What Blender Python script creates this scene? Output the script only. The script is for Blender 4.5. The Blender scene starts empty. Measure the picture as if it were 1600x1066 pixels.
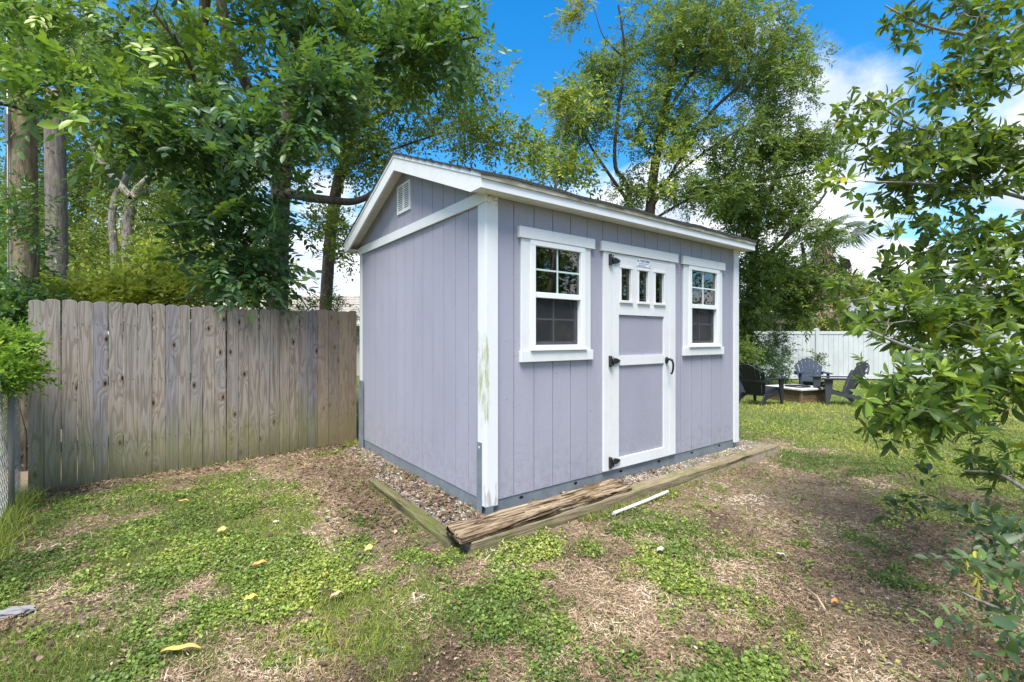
import bpy, bmesh, math, random
import numpy as np
from mathutils import Vector, Matrix
R = math.radians
sc = bpy.context.scene
COL = sc.collection
random.seed(7)
rng = np.random.default_rng(7)

# ------------------------------------------------------------------ camera, sky, sun, exposure
CAMZ = 1.42; F = 724.0; HP = 528.0
cam = bpy.data.cameras.new('camera'); camo = bpy.data.objects.new('camera', cam); COL.objects.link(camo)
cam.sensor_width = 36; cam.lens = F / 1600 * 36; cam.shift_y = -(533 - HP) / 1600
cam.clip_start = 0.05; cam.clip_end = 2000
camo.location = (0, 0, CAMZ); camo.rotation_euler = (R(90), 0, 0)
sc.camera = camo

SUN_EL, SUN_AZ = R(64), R(190)         # azimuth measured from +Y towards +X
SUN_STR, SUN_ANG = 2.6, R(30)
SKY_STR, EXPO = 0.15, 1.8
SKYSEED = 7.9
sd = Vector((math.sin(SUN_AZ) * math.cos(SUN_EL), math.cos(SUN_AZ) * math.cos(SUN_EL), math.sin(SUN_EL)))
sun = bpy.data.lights.new('sun', 'SUN'); suno = bpy.data.objects.new('sun', sun); COL.objects.link(suno)
sun.energy = SUN_STR; sun.angle = SUN_ANG; sun.color = (1, .95, .86)
suno.rotation_euler = (-sd).to_track_quat('-Z', 'Y').to_euler(); suno.location = (-8, 20, 30)

sc.view_settings.view_transform = 'Standard'; sc.view_settings.look = 'None'
sc.view_settings.gamma = 1; sc.view_settings.use_curve_mapping = False
sc.view_settings.exposure = EXPO

def N(nt, typ, ins=None, **props):
    n = nt.nodes.new(typ)
    for k, v in props.items(): setattr(n, k, v)
    for k, v in (ins or {}).items():
        if isinstance(v, bpy.types.NodeSocket): nt.links.new(v, n.inputs[k])
        else: n.inputs[k].default_value = v
    return n
def MIX(nt, f, a, b, blend='MIX'):
    n = N(nt, 'ShaderNodeMix', data_type='RGBA', blend_type=blend)
    for k, v in ((0, f), (6, a), (7, b)):
        if isinstance(v, bpy.types.NodeSocket): nt.links.new(v, n.inputs[k])
        else: n.inputs[k].default_value = v if k == 0 else (*v[:3], 1)
    return n.outputs[2]
def MA(nt, op, a, b=0.0, c=0.0, clamp=False):
    n = N(nt, 'ShaderNodeMath', operation=op, use_clamp=clamp)
    for k, v in enumerate((a, b, c)):
        if isinstance(v, bpy.types.NodeSocket): nt.links.new(v, n.inputs[k])
        else: n.inputs[k].default_value = v
    return n.outputs[0]
def SS(nt, v, a, b, lo=0.0, hi=1.0):
    n = N(nt, 'ShaderNodeMapRange', {0: v, 1: a, 2: b, 3: lo, 4: hi}, interpolation_type='SMOOTHSTEP')
    return n.outputs[0]
def RAMP(nt, f, stops):
    n = N(nt, 'ShaderNodeValToRGB', {0: f}); e = n.color_ramp.elements
    while len(e) < len(stops): e.new(.5)
    for i, (p, c) in enumerate(stops): e[i].position = p; e[i].color = (*c, 1)
    return n.outputs[0]
def NOISE(nt, vec, scale, detail=4, rough=.55, dist=0.0, w=None):
    n = N(nt, 'ShaderNodeTexNoise', {'Scale': scale, 'Detail': detail, 'Roughness': rough, 'Distortion': dist})
    if w is not None: n.noise_dimensions = '4D'; nt.links.new(w, n.inputs['W'])
    if vec is not None: nt.links.new(vec, n.inputs['Vector'])
    return n.outputs[0]
def MAP(nt, vec, scale=(1, 1, 1), loc=(0, 0, 0)):
    return N(nt, 'ShaderNodeMapping', {'Vector': vec, 'Scale': scale, 'Location': loc}).outputs[0]

world = bpy.data.worlds.new('World'); sc.world = world; world.use_nodes = True
nt = world.node_tree; nt.nodes.clear()
sky = N(nt, 'ShaderNodeTexSky', sky_type='NISHITA', sun_disc=False, sun_elevation=SUN_EL, sun_rotation=SUN_AZ, air_density=1.0, dust_density=.3, ozone_density=2.5)
skyc = N(nt, 'ShaderNodeHueSaturation', {'Hue': .497, 'Saturation': 1.42, 'Value': .56, 'Color': sky.outputs[0]}).outputs[0]
dirv = N(nt, 'ShaderNodeTexCoord').outputs['Generated']
sep = N(nt, 'ShaderNodeSeparateXYZ', {0: dirv})
zc = MA(nt, 'ADD', MA(nt, 'MAXIMUM', sep.outputs[2], 0.0), .25)
cx = MA(nt, 'DIVIDE', sep.outputs[0], zc); cy = MA(nt, 'DIVIDE', sep.outputs[1], zc)
cv = N(nt, 'ShaderNodeCombineXYZ', {0: cx, 1: cy, 2: SKYSEED}).outputs[0]
n1 = NOISE(nt, cv, .62, 10, .58, .35)
n2 = NOISE(nt, cv, 2.2, 8, .62)
low = SS(nt, sep.outputs[2], .05, .42, .085, 0.0)
m = MA(nt, 'ADD', n1, low)
cm = SS(nt, m, .50, .60)
ccol = MIX(nt, SS(nt, n2, .35, .62), (1.6, 1.8, 2.2), (2.9, 2.95, 3.0))
mix = MIX(nt, MA(nt, 'MULTIPLY', cm, .96), skyc, ccol)
bg = N(nt, 'ShaderNodeBackground', {'Color': mix, 'Strength': SKY_STR})
nt.links.new(bg.outputs[0], N(nt, 'ShaderNodeOutputWorld').inputs[0])

# ------------------------------------------------------------------ helpers
def tag(o, label=None, cat=None, group=None, kind=None):
    if label: o['label'] = label
    if cat: o['category'] = cat
    if group: o['group'] = group
    if kind: o['kind'] = kind
    return o
def empty(name, label, cat, loc=(0, 0, 0), rz=0.0, group=None):
    o = bpy.data.objects.new(name, None); COL.objects.link(o); o.location = loc; o.rotation_euler = (0, 0, rz)
    o.empty_display_size = .2
    return tag(o, label, cat, group)
class MB:
    """collects shapes into one bmesh"""
    def __init__(s): s.b = bmesh.new()
    def box(s, x0, x1, y0, y1, z0, z1, bev=0.0, mi=0):
        return s.hexa([(x0, y0, z0), (x1, y0, z0), (x1, y1, z0), (x0, y1, z0), (x0, y0, z1), (x1, y0, z1), (x1, y1, z1), (x0, y1, z1)], bev, mi)
    def hexa(s, P, bev=0.0, mi=0):
        v = [s.b.verts.new(p) for p in P]; fs = []
        for f in ((3, 2, 1, 0), (4, 5, 6, 7), (0, 1, 5, 4), (1, 2, 6, 5), (2, 3, 7, 6), (3, 0, 4, 7)):
            q = s.b.faces.new([v[i] for i in f]); q.material_index = mi; fs.append(q)
        if bev: bmesh.ops.bevel(s.b, geom=list({e for f in fs for e in f.edges}), offset=bev, segments=1, affect='EDGES')
        return s
    def prism(s, pts, ax, a, c, mi=0, bev=0.0):
        """polygon pts extruded along axis ax ('x','y','z') between a and c"""
        def P(p, t): return {'x': (t, p[0], p[1]), 'y': (p[0], t, p[1]), 'z': (p[0], p[1], t)}[ax]
        A = [s.b.verts.new(P(p, a)) for p in pts]; B = [s.b.verts.new(P(p, c)) for p in pts]; n = len(pts)
        fs = [s.b.faces.new(A), s.b.faces.new(B[::-1])]
        for i in range(n): fs.append(s.b.faces.new([A[i], B[i], B[(i + 1) % n], A[(i + 1) % n]]))
        for f in fs: f.material_index = mi
        bmesh.ops.recalc_face_normals(s.b, faces=fs)
        if bev: bmesh.ops.bevel(s.b, geom=list({e for f in fs for e in f.edges}), offset=bev, segments=1, affect='EDGES')
        return s
    def tube(s, pts, rad, seg=8, cap=True, mi=0):
        pts = [Vector(p) for p in pts]
        if not hasattr(rad, '__len__'): rad = [rad] * len(pts)
        rings = []; u = None
        for i, p in enumerate(pts):
            d = (pts[min(i + 1, len(pts) - 1)] - pts[max(i - 1, 0)]).normalized()
            if u is None: u = d.orthogonal().normalized()
            u = (u - d * u.dot(d)).normalized(); w = d.cross(u)
            rings.append([s.b.verts.new(p + (u * math.cos(a) + w * math.sin(a)) * rad[i]) for a in [2 * math.pi * k / seg for k in range(seg)]])
        for a, b in zip(rings, rings[1:]):
            for k in range(seg):
                f = s.b.faces.new([a[k], a[(k + 1) % seg], b[(k + 1) % seg], b[k]]); f.smooth = True; f.material_index = mi
        if cap: s.b.faces.new(rings[0][::-1]).material_index = mi; s.b.faces.new(rings[-1]).material_index = mi
        return s
    def build(s, name, mats, parent=None, loc=None):
        me = bpy.data.meshes.new(name); s.b.to_mesh(me); s.b.free()
        for m in (mats if isinstance(mats, (list, tuple)) else [mats]): me.materials.append(m)
        o = bpy.data.objects.new(name, me); COL.objects.link(o); o.parent = parent
        if loc: o.location = loc
        return o
def np_mesh(name, V, polys, mat, parent=None, attrs=None, smooth=False):
    """V (n,3); polys: list of (m,k) index arrays; attrs: {name: per-vertex float array}"""
    me = bpy.data.meshes.new(name); V = np.asarray(V, np.float32)
    me.vertices.add(len(V)); me.vertices.foreach_set('co', V.ravel())
    li = np.concatenate([p.ravel() for p in polys]).astype(np.int32)
    sz = np.concatenate([np.full(len(p), p.shape[1]) for p in polys]).astype(np.int32)
    st = np.concatenate([[0], np.cumsum(sz)[:-1]]).astype(np.int32)
    me.loops.add(len(li)); me.loops.foreach_set('vertex_index', li)
    me.polygons.add(len(sz)); me.polygons.foreach_set('loop_start', st)
    if smooth: me.polygons.foreach_set('use_smooth', np.ones(len(sz), bool))
    for k, a in (attrs or {}).items():
        at = me.attributes.new(k, 'FLOAT', 'POINT'); at.data.foreach_set('value', np.asarray(a, np.float32))
    me.update(calc_edges=True)
    for m in (mat if isinstance(mat, (list, tuple)) else [mat]): me.materials.append(m)
    o = bpy.data.objects.new(name, me); COL.objects.link(o); o.parent = parent
    return o
def W(px, py, d): return np.array([(px - 800) / F * d, d, CAMZ + (HP - py) / F * d])
def vnoise(x, y, sc_, seed=0):
    x = np.asarray(x) / sc_ + 1000; y = np.asarray(y) / sc_ + 1000
    xi = np.floor(x).astype(np.int64); yi = np.floor(y).astype(np.int64); fx = x - xi; fy = y - yi
    def h(a, b):
        t = (a * 374761393 + b * 668265263 + seed * 974634777) & 0xffffffff
        t = ((t ^ (t >> 13)) * 1274126177) & 0xffffffff
        return ((t ^ (t >> 16)) & 0xffff) / 65535.0
    fx = fx * fx * (3 - 2 * fx); fy = fy * fy * (3 - 2 * fy)
    return (h(xi, yi) * (1 - fx) + h(xi + 1, yi) * fx) * (1 - fy) + (h(xi, yi + 1) * (1 - fx) + h(xi + 1, yi + 1) * fx) * fy
def fbm(x, y, sc_, seed=0, o=4):
    s = 0; a = 1; t = 0
    for i in range(o): s = s + a * vnoise(x, y, sc_ / 2 ** i, seed + i * 17); t += a; a *= .55
    return s / t
def sstep(v, a, b):
    t = np.clip((v - a) / (b - a), 0, 1); return t * t * (3 - 2 * t)

# ------------------------------------------------------------------ materials
def mat(name, col=(.5, .5, .5), rough=.6, metal=0.0, spec=.5):
    m = bpy.data.materials.new(name); m.use_nodes = True; nt = m.node_tree
    b = nt.nodes['Principled BSDF']; b.inputs['Base Color'].default_value = (*col, 1)
    b.inputs['Roughness'].default_value = rough; b.inputs['Metallic'].default_value = metal
    b.inputs['Specular IOR Level'].default_value = spec
    return m, nt, b
def bump(nt, b, h, dist, strength=1.0):
    n = N(nt, 'ShaderNodeBump', {'Height': h, 'Distance': dist, 'Strength': strength}); nt.links.new(n.outputs[0], b.inputs['Normal'])
def objc(nt): return N(nt, 'ShaderNodeTexCoord').outputs['Object']
def geop(nt): return N(nt, 'ShaderNodeNewGeometry').outputs['Position']
def orand(nt): return N(nt, 'ShaderNodeObjectInfo').outputs['Random']

def leaf_mat(name, stops, trans, rough=.42, tf=.35, spec=.4):
    m, nt, b = mat(name, rough=rough, spec=spec)
    a = N(nt, 'ShaderNodeAttribute', attribute_name='v').outputs['Fac']
    c = RAMP(nt, a, stops); nt.links.new(c, b.inputs['Base Color'])
    t = N(nt, 'ShaderNodeBsdfTranslucent', {'Color': MIX(nt, .55, c, trans)})
    mx = N(nt, 'ShaderNodeMixShader', {0: tf, 1: b.outputs[0], 2: t.outputs[0]})
    nt.links.new(mx.outputs[0], nt.nodes['Material Output'].inputs[0]); return m
def bark_mat(name, c1, c2, sc_=6):
    m, nt, b = mat(name, rough=.9, spec=.2); p = geop(nt)
    n = NOISE(nt, MAP(nt, p, (sc_ * 2, sc_ * 2, sc_ * .5)), 2, 6, .65)
    nt.links.new(RAMP(nt, n, [(.3, c1), (.7, c2)]), b.inputs['Base Color']); bump(nt, b, n, .03, .8); return m

SPLASH = .2
def paint_white():
    m, nt, b = mat('white_paint', rough=.5, spec=.35); p = geop(nt)
    n = NOISE(nt, p, 5, 6, .7); g = NOISE(nt, MAP(nt, p, (30, 30, 3)), 1, 4, .6)
    c = MIX(nt, SS(nt, n, .45, .75, 0, .35), (.65, .665, .69), (.52, .53, .52))
    c = MIX(nt, SS(nt, g, .62, .75, 0, .2), c, (.45, .45, .42))
    sp = NOISE(nt, p, 95, 2, .5); c = MIX(nt, SS(nt, sp, .73, .76, 0, .6), c, (.2, .19, .17))
    nt.links.new(c, b.inputs['Base Color']); bump(nt, b, MA(nt, 'ADD', g, MA(nt, 'MULTIPLY', NOISE(nt, MAP(nt, p, (40, 40, 200)), 1, 3), .5)), .003, .5); return m
def paint_corner():
    m, nt, b = mat('white_paint_mossy', rough=.55, spec=.3); p = geop(nt); s = N(nt, 'ShaderNodeSeparateXYZ', {0: p})
    n = NOISE(nt, MAP(nt, p, (30, 30, 5)), 1, 6, .7); z = s.outputs[2]
    band = MA(nt, 'MULTIPLY', SS(nt, z, .62, .9), SS(nt, z, 1.75, 1.25))
    side = N(nt, 'ShaderNodeTexCoord').outputs['Object']; sx = N(nt, 'ShaderNodeSeparateXYZ', {0: side}).outputs[0]
    st = MA(nt, 'MULTIPLY', band, SS(nt, sx, .03, -.01)); mk = SS(nt, MA(nt, 'ADD', MA(nt, 'MULTIPLY', st, .30), n), .66, .92, 0, .8)
    c = MIX(nt, mk, (.65, .665, .69), (.27, .31, .10))
    c = MIX(nt, SS(nt, MA(nt, 'ADD', MA(nt, 'MULTIPLY', SS(nt, z, .55, .1), .2), n), .68, .78, 0, .6), c, (.25, .23, .18))
    sp = NOISE(nt, p, 95, 2, .5); c = MIX(nt, SS(nt, sp, .72, .76, 0, .7), c, (.2, .17, .12))
    top = MA(nt, 'MULTIPLY', SS(nt, z, 2.36, 2.5), SS(nt, NOISE(nt, p, 60, 3, .6), .5, .62)); c = MIX(nt, MA(nt, 'MULTIPLY', top, .8), c, (.16, .1, .04))
    nt.links.new(c, b.inputs['Base Color']); bump(nt, b, n, .004, .4); return m
def siding():
    m, nt, b = mat('lavender_siding', rough=.62, spec=.3); p = geop(nt); z = N(nt, 'ShaderNodeSeparateXYZ', {0: p}).outputs[2]
    o = objc(nt)
    tex = NOISE(nt, MAP(nt, o, (55, 55, 150)), 1, 5, .7); big = NOISE(nt, MAP(nt, p, (1, 1, .45)), 1.3, 5, .6)
    c = MIX(nt, SS(nt, big, .3, .7), (.31, .31, .385), (.355, .355, .435))
    c = MIX(nt, MA(nt, 'MULTIPLY', SS(nt, tex, .35, .65), .22), c, (.24, .24, .30))
    c = MIX(nt, SS(nt, z, 1.9, 2.6, 0, .22), c, (.27, .25, .27))  # soft shade under eaves and rakes painted into the siding colour
    c = MIX(nt, MA(nt, 'MULTIPLY', SS(nt, z, .75, .18), SS(nt, NOISE(nt, p, 16, 7, .75), .42, .66, 0, .5)), c, (.24, .225, .225)); c = MIX(nt, SS(nt, NOISE(nt, MAP(nt, p, (9, 9, .7)), 1, 5, .65), .55, .75, 0, .28), c, (.25, .245, .28))
    sp = NOISE(nt, p, 62, 1, .5); c = MIX(nt, SS(nt, sp, .755, .775, 0, .8), c, (.08, .08, .09))
    rs = MA(nt, 'MULTIPLY', orand(nt), .10); c = MIX(nt, rs, c, (.22, .22, .28))
    nt.links.new(c, b.inputs['Base Color']); bump(nt, b, tex, .006, .65); return m
def wood_board():
    m, nt, b = mat('weathered_fence_wood', rough=.85, spec=.15); o = objc(nt); r = orand(nt)
    w = MA(nt, 'MULTIPLY', r, 40.0); s = N(nt, 'ShaderNodeSeparateXYZ', {0: o}); z = s.outputs[2]
    warp = NOISE(nt, MAP(nt, o, (7, 1, .8)), 1, 2, .5, 0, w)
    fine = NOISE(nt, MAP(nt, o, (120, 120, 4)), 1, 4, .7, 0, w)
    blotch = NOISE(nt, MAP(nt, o, (5, 5, 1.4)), 1, 4, .6, 0, w)
    ww = N(nt, 'ShaderNodeCombineXYZ', {0: w, 2: w}).outputs[0]
    kv = N(nt, 'ShaderNodeCombineXYZ', {0: MA(nt, 'MULTIPLY_ADD', s.outputs[0], 3.3, w), 1: MA(nt, 'MULTIPLY_ADD', z, 1.5, w)}).outputs[0]
    vor = N(nt, 'ShaderNodeTexVoronoi', {'Vector': kv, 'Scale': 1.0, 'Randomness': 1.0}, voronoi_dimensions='2D').outputs['Distance']
    warp = MA(nt, 'ADD', warp, MA(nt, 'MULTIPLY', SS(nt, vor, .24, .0), .16)); ring = MA(nt, 'SINE', MA(nt, 'MULTIPLY', warp, 75.0))
    ring = MA(nt, 'MULTIPLY_ADD', ring, .5, .5)
    tone = N(nt, 'ShaderNodeSeparateColor', {0: N(nt, 'ShaderNodeTexWhiteNoise', {'W': w}, noise_dimensions='1D').outputs[1]})
    base = MIX(nt, tone.outputs[0], (.37, .315, .26), (.30, .275, .25))
    base = MIX(nt, SS(nt, tone.outputs[1], .82, .86, 0, .8), base, (.235, .235, .27))
    c = MIX(nt, MA(nt, 'MULTIPLY', SS(nt, ring, .5, .95), .52), base, (.15, .11, .085))
    c = MIX(nt, SS(nt, fine, .45, .7, 0, .6), c, (.14, .11, .09)); c = MIX(nt, SS(nt, NOISE(nt, MAP(nt, o, (26, 26, .9)), 1, 3, .6, 0, w), .52, .68, 0, .55), c, (.13, .105, .09)); c = MIX(nt, SS(nt, z, 1.45, 1.8, 0, .3), c, (.20, .18, .165))
    c = MIX(nt, SS(nt, blotch, .5, .7, 0, .55), c, (.22, .205, .21)); c = MIX(nt, SS(nt, NOISE(nt, MAP(nt, o, (75, 75, 1.1)), 1, 2, .5, 0, w), .66, .72, 0, .85), c, (.045, .035, .03))
    k1 = SS(nt, vor, .085, .04); c = MIX(nt, MA(nt, 'MULTIPLY', k1, .65), c, (.14, .08, .045))
    c = MIX(nt, SS(nt, vor, .04, .022), c, (.025, .017, .012))
    gr = MA(nt, 'ADD', SS(nt, z, 1.2, .0, 0, .42), MA(nt, 'MULTIPLY', NOISE(nt, MAP(nt, o, (14, 14, 2.2)), 1, 5, .65, 0, w), .62))
    c = MIX(nt, SS(nt, gr, .42, .8, 0, .75), c, (.17, .175, .065)); c = MIX(nt, MA(nt, 'MULTIPLY', SS(nt, z, .3, .0), .45), c, (.09, .08, .05))
    nt.links.new(c, b.inputs['Base Color'])
    h = MA(nt, 'ADD', MA(nt, 'MULTIPLY', ring, -.4), MA(nt, 'MULTIPLY', fine, -1.0)); bump(nt, b, h, .004, .7); return m, nt, b, c
def simple_wood(name, c1, c2, green=0.0, crack=0.0):
    m, nt, b = mat(name, rough=.88, spec=.15); o = objc(nt)
    f = NOISE(nt, MAP(nt, o, (3, 60, 60)), 1, 6, .7, .4); g = NOISE(nt, o, 5, 5, .6)
    c = RAMP(nt, f, [(.3, c1), (.7, c2)]); c = MIX(nt, SS(nt, g, .45, .7, 0, green), c, (.10, .115, .03))
    c = MIX(nt, SS(nt, NOISE(nt, MAP(nt, o, (1.6, 34, 34)), 1, 5, .7), .44, .36, 0, crack), c, (.03, .022, .014)); nt.links.new(c, b.inputs['Base Color']); bump(nt, b, f, .012, .9); return m

WHITE = paint_white(); CORNER = paint_corner(); SIDING = siding()
BOARD = wood_board()[0]
_m, _nt, _b, _c = wood_board(); _m.name = 'newer_fence_wood'
_nt.links.new(MIX(_nt, .33, _c, (.36, .25, .14)), _b.inputs['Base Color']); BOARDN = _m
MOSSY = simple_wood('mossy_edging_timber', (.06, .055, .03), (.19, .18, .09), .95, .9)
TIMBER = simple_wood('border_timber', (.13, .10, .065), (.33, .27, .18), .6, .8)
ROTTEN, _nt, _b = mat('rotten_timber', rough=.9, spec=.12); _o = objc(_nt)
_f = NOISE(_nt, MAP(_nt, _o, (2.2, 26, 40)), 1, 7, .72, .6); _g = NOISE(_nt, MAP(_nt, _o, (2.5, 9, 9)), 1, 5, .6)
_c = RAMP(_nt, _f, [(.38, (.025, .016, .010)), (.45, (.13, .085, .05)), (.53, (.29, .225, .15)), (.7, (.40, .33, .24))])
_c = MIX(_nt, SS(_nt, _g, .50, .60, 0, .8), _c, (.085, .05, .025)); _nt.links.new(_c, _b.inputs['Base Color']); bump(_nt, _b, _f, .02, 1.0)
STUD = simple_wood('raw_stud', (.36, .22, .11), (.5, .33, .18))
VINYL = mat('window_vinyl', (.72, .74, .76), .3)[0]
SKIRT, _nt, _b = mat('painted_metal_skirt', rough=.45, spec=.4)
_n = NOISE(_nt, geop(_nt), 7, 5, .6); _nt.links.new(RAMP(_nt, _n, [(.3, (.12, .15, .18)), (.7, (.2, .23, .26))]), _b.inputs['Base Color'])
BLACK = mat('black_iron', (.012, .012, .014), .35)[0]
HOLE_SHADE = mat('hole_shade', (.004, .004, .004), .9)[0]  # near-black colour standing for the shade inside openings, used on solid pieces
SIGNW = mat('sign_plate', (.72, .75, .82), .35)[0]; SIGNB = mat('sign_ink', (.05, .06, .14), .5)[0]; SIGNG = mat('sign_grey_ink', (.3, .33, .42), .5)[0]
ROOFM, _nt, _b = mat('asphalt_shingle', rough=.95, spec=.1)
_n = NOISE(_nt, geop(_nt), 60, 3, .7); _nt.links.new(RAMP(_nt, _n, [(.3, (.025, .028, .032)), (.7, (.085, .085, .085))]), _b.inputs['Base Color']); bump(_nt, _b, _n, .004)
DRIP, _nt, _b = mat('stained_drip_edge', rough=.7, spec=.3)
_n = NOISE(_nt, MAP(_nt, geop(_nt), (3, 3, 12)), 2, 5, .65); _nt.links.new(RAMP(_nt, _n, [(.35, (.2, .17, .11)), (.6, (.42, .40, .33))]), _b.inputs['Base Color'])
SOFFIT, _nt, _b = mat('soffit_paint', rough=.6, spec=.3)
_n = NOISE(_nt, geop(_nt), 9, 6, .7); _d = NOISE(_nt, geop(_nt), 60, 2, .6)
_nt.links.new(MIX(_nt, SS(_nt, _d, .66, .72, 0, .75), MIX(_nt, SS(_nt, _n, .4, .7, 0, .5), (.74, .73, .70), (.5, .47, .40)), (.13, .10, .07)), _b.inputs['Base Color'])
def glass_mat(name, tint, ior):
    m = bpy.data.materials.new(name); m.use_nodes = True; nt = m.node_tree; nt.nodes.clear()
    fr = N(nt, 'ShaderNodeFresnel', {'IOR': ior}).outputs[0]
    t = N(nt, 'ShaderNodeBsdfTransparent', {'Color': (*tint, 1)}); g = N(nt, 'ShaderNodeBsdfGlossy', {'Roughness': .015})
    mx = N(nt, 'ShaderNodeMixShader', {0: fr, 1: t.outputs[0], 2: g.outputs[0]})
    nt.links.new(mx.outputs[0], N(nt, 'ShaderNodeOutputMaterial').inputs[0]); return m
GLASS = glass_mat('window_glass', (.86, .93, .90), 2.4)
SCREEN, _nt, _b = mat('insect_screen', (.03, .03, .035), .7)
_t = N(_nt, 'ShaderNodeBsdfTransparent'); _x = N(_nt, 'ShaderNodeMixShader', {0: .45, 1: _t.outputs[0], 2: _b.outputs[0]}); _nt.links.new(_x.outputs[0], _nt.nodes['Material Output'].inputs[0])
MUNTIN = mat('pale_muntin', (.50, .62, .58), .4)[0]
GREYV = mat('grey_screen_frame', (.36, .38, .44), .4)[0]

# ------------------------------------------------------------------ ground
TH = R(53.17); SX, SY = -.187, 3.466                      # shed corner
US = np.array([math.sin(TH), math.cos(TH)]); VS = np.array([-math.cos(TH), math.sin(TH)])
def toshed(x, y): return (x - SX) * US[0] + (y - SY) * US[1], (x - SX) * VS[0] + (y - SY) * VS[1]
def topix(x, y, z=0.0):
    yy = np.maximum(y, .05); return 800 + F * x / yy, HP + F * (CAMZ - z) / yy
FA = np.array([-4.36, 4.16]); FB = np.array([-2.165, 6.346]); FD = (FB - FA) / np.linalg.norm(FB - FA); FN = np.array([FD[1], -FD[0]])  # fence, FN to camera side
def bed(x, y):
    u, v = toshed(x, y)
    a = sstep(u, -.34, -.30) * sstep(v, -.33, -.28) * (1 - sstep(u, 4.1, 4.25)) * (1 - sstep(v, 2.6, 3.4))
    left = 1 - sstep(v, 1.4, 1.9) * (1 - sstep(u, -.3, 0))
    return a * np.where(u < 0, left, 1)
def gz(x, y):
    x = np.asarray(x, float); y = np.asarray(y, float)
    z = -.13 * sstep(y, 8, 16) + (fbm(x, y, 1.3, 3) - .5) * .05 + (fbm(x, y, .22, 9, 3) - .5) * .022
    nb = bed(x, y); z = z * (1 - nb) + nb * (.085 + (fbm(x, y, .12, 5, 3) - .5) * .02)
    return z
def green(x, y):
    x = np.asarray(x, float); y = np.asarray(y, float); px, py = topix(x, y)
    g = np.full(np.shape(px), .66)
    def blob(cx, cy, rx, ry, t, k=1.0):
        nonlocal g
        w = np.exp(-(((px - cx) / rx) ** 2 + ((py - cy) / ry) ** 2)) * k; g = g * (1 - w) + t * w
    right = sstep(px, 560, 760) * sstep(py, 560, 640); g = g * (1 - right) + .37 * right
    far = 1 - sstep(py - (690 + (px - 1200) * .24), -34, 34); far = far * sstep(px, 1080, 1160); g = g * (1 - far) + .97 * far
    far2 = sstep(y, 6.5, 7.5) * sstep(x, 0, 1); g = np.maximum(g, far2)
    blob(560, 740, 150, 28, .08); blob(640, 800, 90, 70, .22); blob(620, 720, 60, 50, .0)
    blob(560, 900, 90, 40, .42); blob(240, 845, 230, 45, .8); blob(60, 930, 150, 26, .25, .8); blob(90, 860, 90, 30, .3, .8)
    blob(300, 960, 160, 50, .74); blob(560, 1000, 110, 60, .92); blob(80, 1040, 180, 40, .9); blob(330, 1060, 70, 30, .3)
    blob(690, 950, 55, 34, .85); blob(840, 990, 120, 50, .78); blob(850, 1060, 80, 40, .85); blob(720, 860, 60, 20, .35)
    blob(880, 860, 60, 22, .62); blob(1030, 930, 80, 30, .5); blob(1000, 820, 60, 14, .55); blob(1120, 1060, 110, 36, .8)
    blob(1330, 830, 90, 16, .65); blob(1190, 870, 30, 16, .6); blob(1200, 740, 60, 14, .5); blob(1450, 800, 140, 18, .7)
    blob(1180, 1000, 60, 16, .0); blob(1350, 945, 70, 22, .0); blob(1400, 1010, 160, 50, .12); blob(1250, 790, 140, 28, .2)
    d = (x - FA[0]) * FN[0] + (y - FA[1]) * FN[1]; s = (x - FA[0]) * FD[0] + (y - FA[1]) * FD[1]
    fl = (1 - sstep(d, .18, .5)) * (s > -.2) * (s < 3.4); g = g * (1 - fl * .85)
    g = g * (1 - .8 * bed(x, y))
    return np.clip(g, 0, 1)
def greenn(x, y):
    g = green(x, y); n = fbm(x, y, .45, 21, 4); n2 = fbm(x, y, .13, 33, 2)
    return sstep(g + (n - .5) * 1.15 + (n2 - .5) * .7, .30, .72)
def axis(lo, hi, step, far, k=1.16):
    a = list(np.arange(lo, hi + 1e-6, step)); s = step; l = lo; L_ = []
    while l > -far: s *= k; l -= s; L_.append(l)
    s = step; h = hi
    while h < far: s *= k; h += s; a.append(h)
    return np.array(L_[::-1] + a)
gxs = axis(-4.6, 5.5, .035, 900, 1.13); gys = axis(1.4, 8.0, .035, 900, 1.13)
X, Y = np.meshgrid(gxs, gys); Z = gz(X, Y); nx, ny = len(gxs), len(gys)
idx = np.arange(nx * ny).reshape(ny, nx)
quads = np.stack([idx[:-1, :-1], idx[:-1, 1:], idx[1:, 1:], idx[1:, :-1]], -1).reshape(-1, 4)
m, nt, b = mat('yard_ground', rough=.95, spec=.1); p = geop(nt)
ga = N(nt, 'ShaderNodeAttribute', attribute_name='g').outputs['Fac']; ba = N(nt, 'ShaderNodeAttribute', attribute_name='bed').outputs['Fac']
n1 = NOISE(nt, p, 22, 7, .7, .3); n2 = NOISE(nt, p, 90, 4, .7); n3 = NOISE(nt, p, 3, 4, .6)
thatch = RAMP(nt, n2, [(.30, (.07, .05, .034)), (.5, (.22, .16, .105)), (.70, (.40, .30, .20))])
soil = RAMP(nt, n1, [(.3, (.08, .062, .045)), (.7, (.25, .205, .155))])
c = MIX(nt, SS(nt, n3, .42, .62, .15, .8), thatch, soil)
grn = RAMP(nt, n2, [(.3, (.035, .055, .014)), (.7, (.15, .20, .045))])
c = MIX(nt, MA(nt, 'MULTIPLY', ga, .85), c, grn)
c = MIX(nt, ba, c, RAMP(nt, n2, [(.3, (.09, .07, .055)), (.7, (.30, .26, .22))]))
nt.links.new(c, b.inputs['Base Color']); bump(nt, b, n2, .015, .9)
go = np_mesh('ground', np.stack([X, Y, Z], -1).reshape(-1, 3), [quads], m, attrs={'g': greenn(X, Y).ravel(), 'bed': bed(X, Y).ravel()}, smooth=True)
tag(go, kind='structure')

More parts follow.
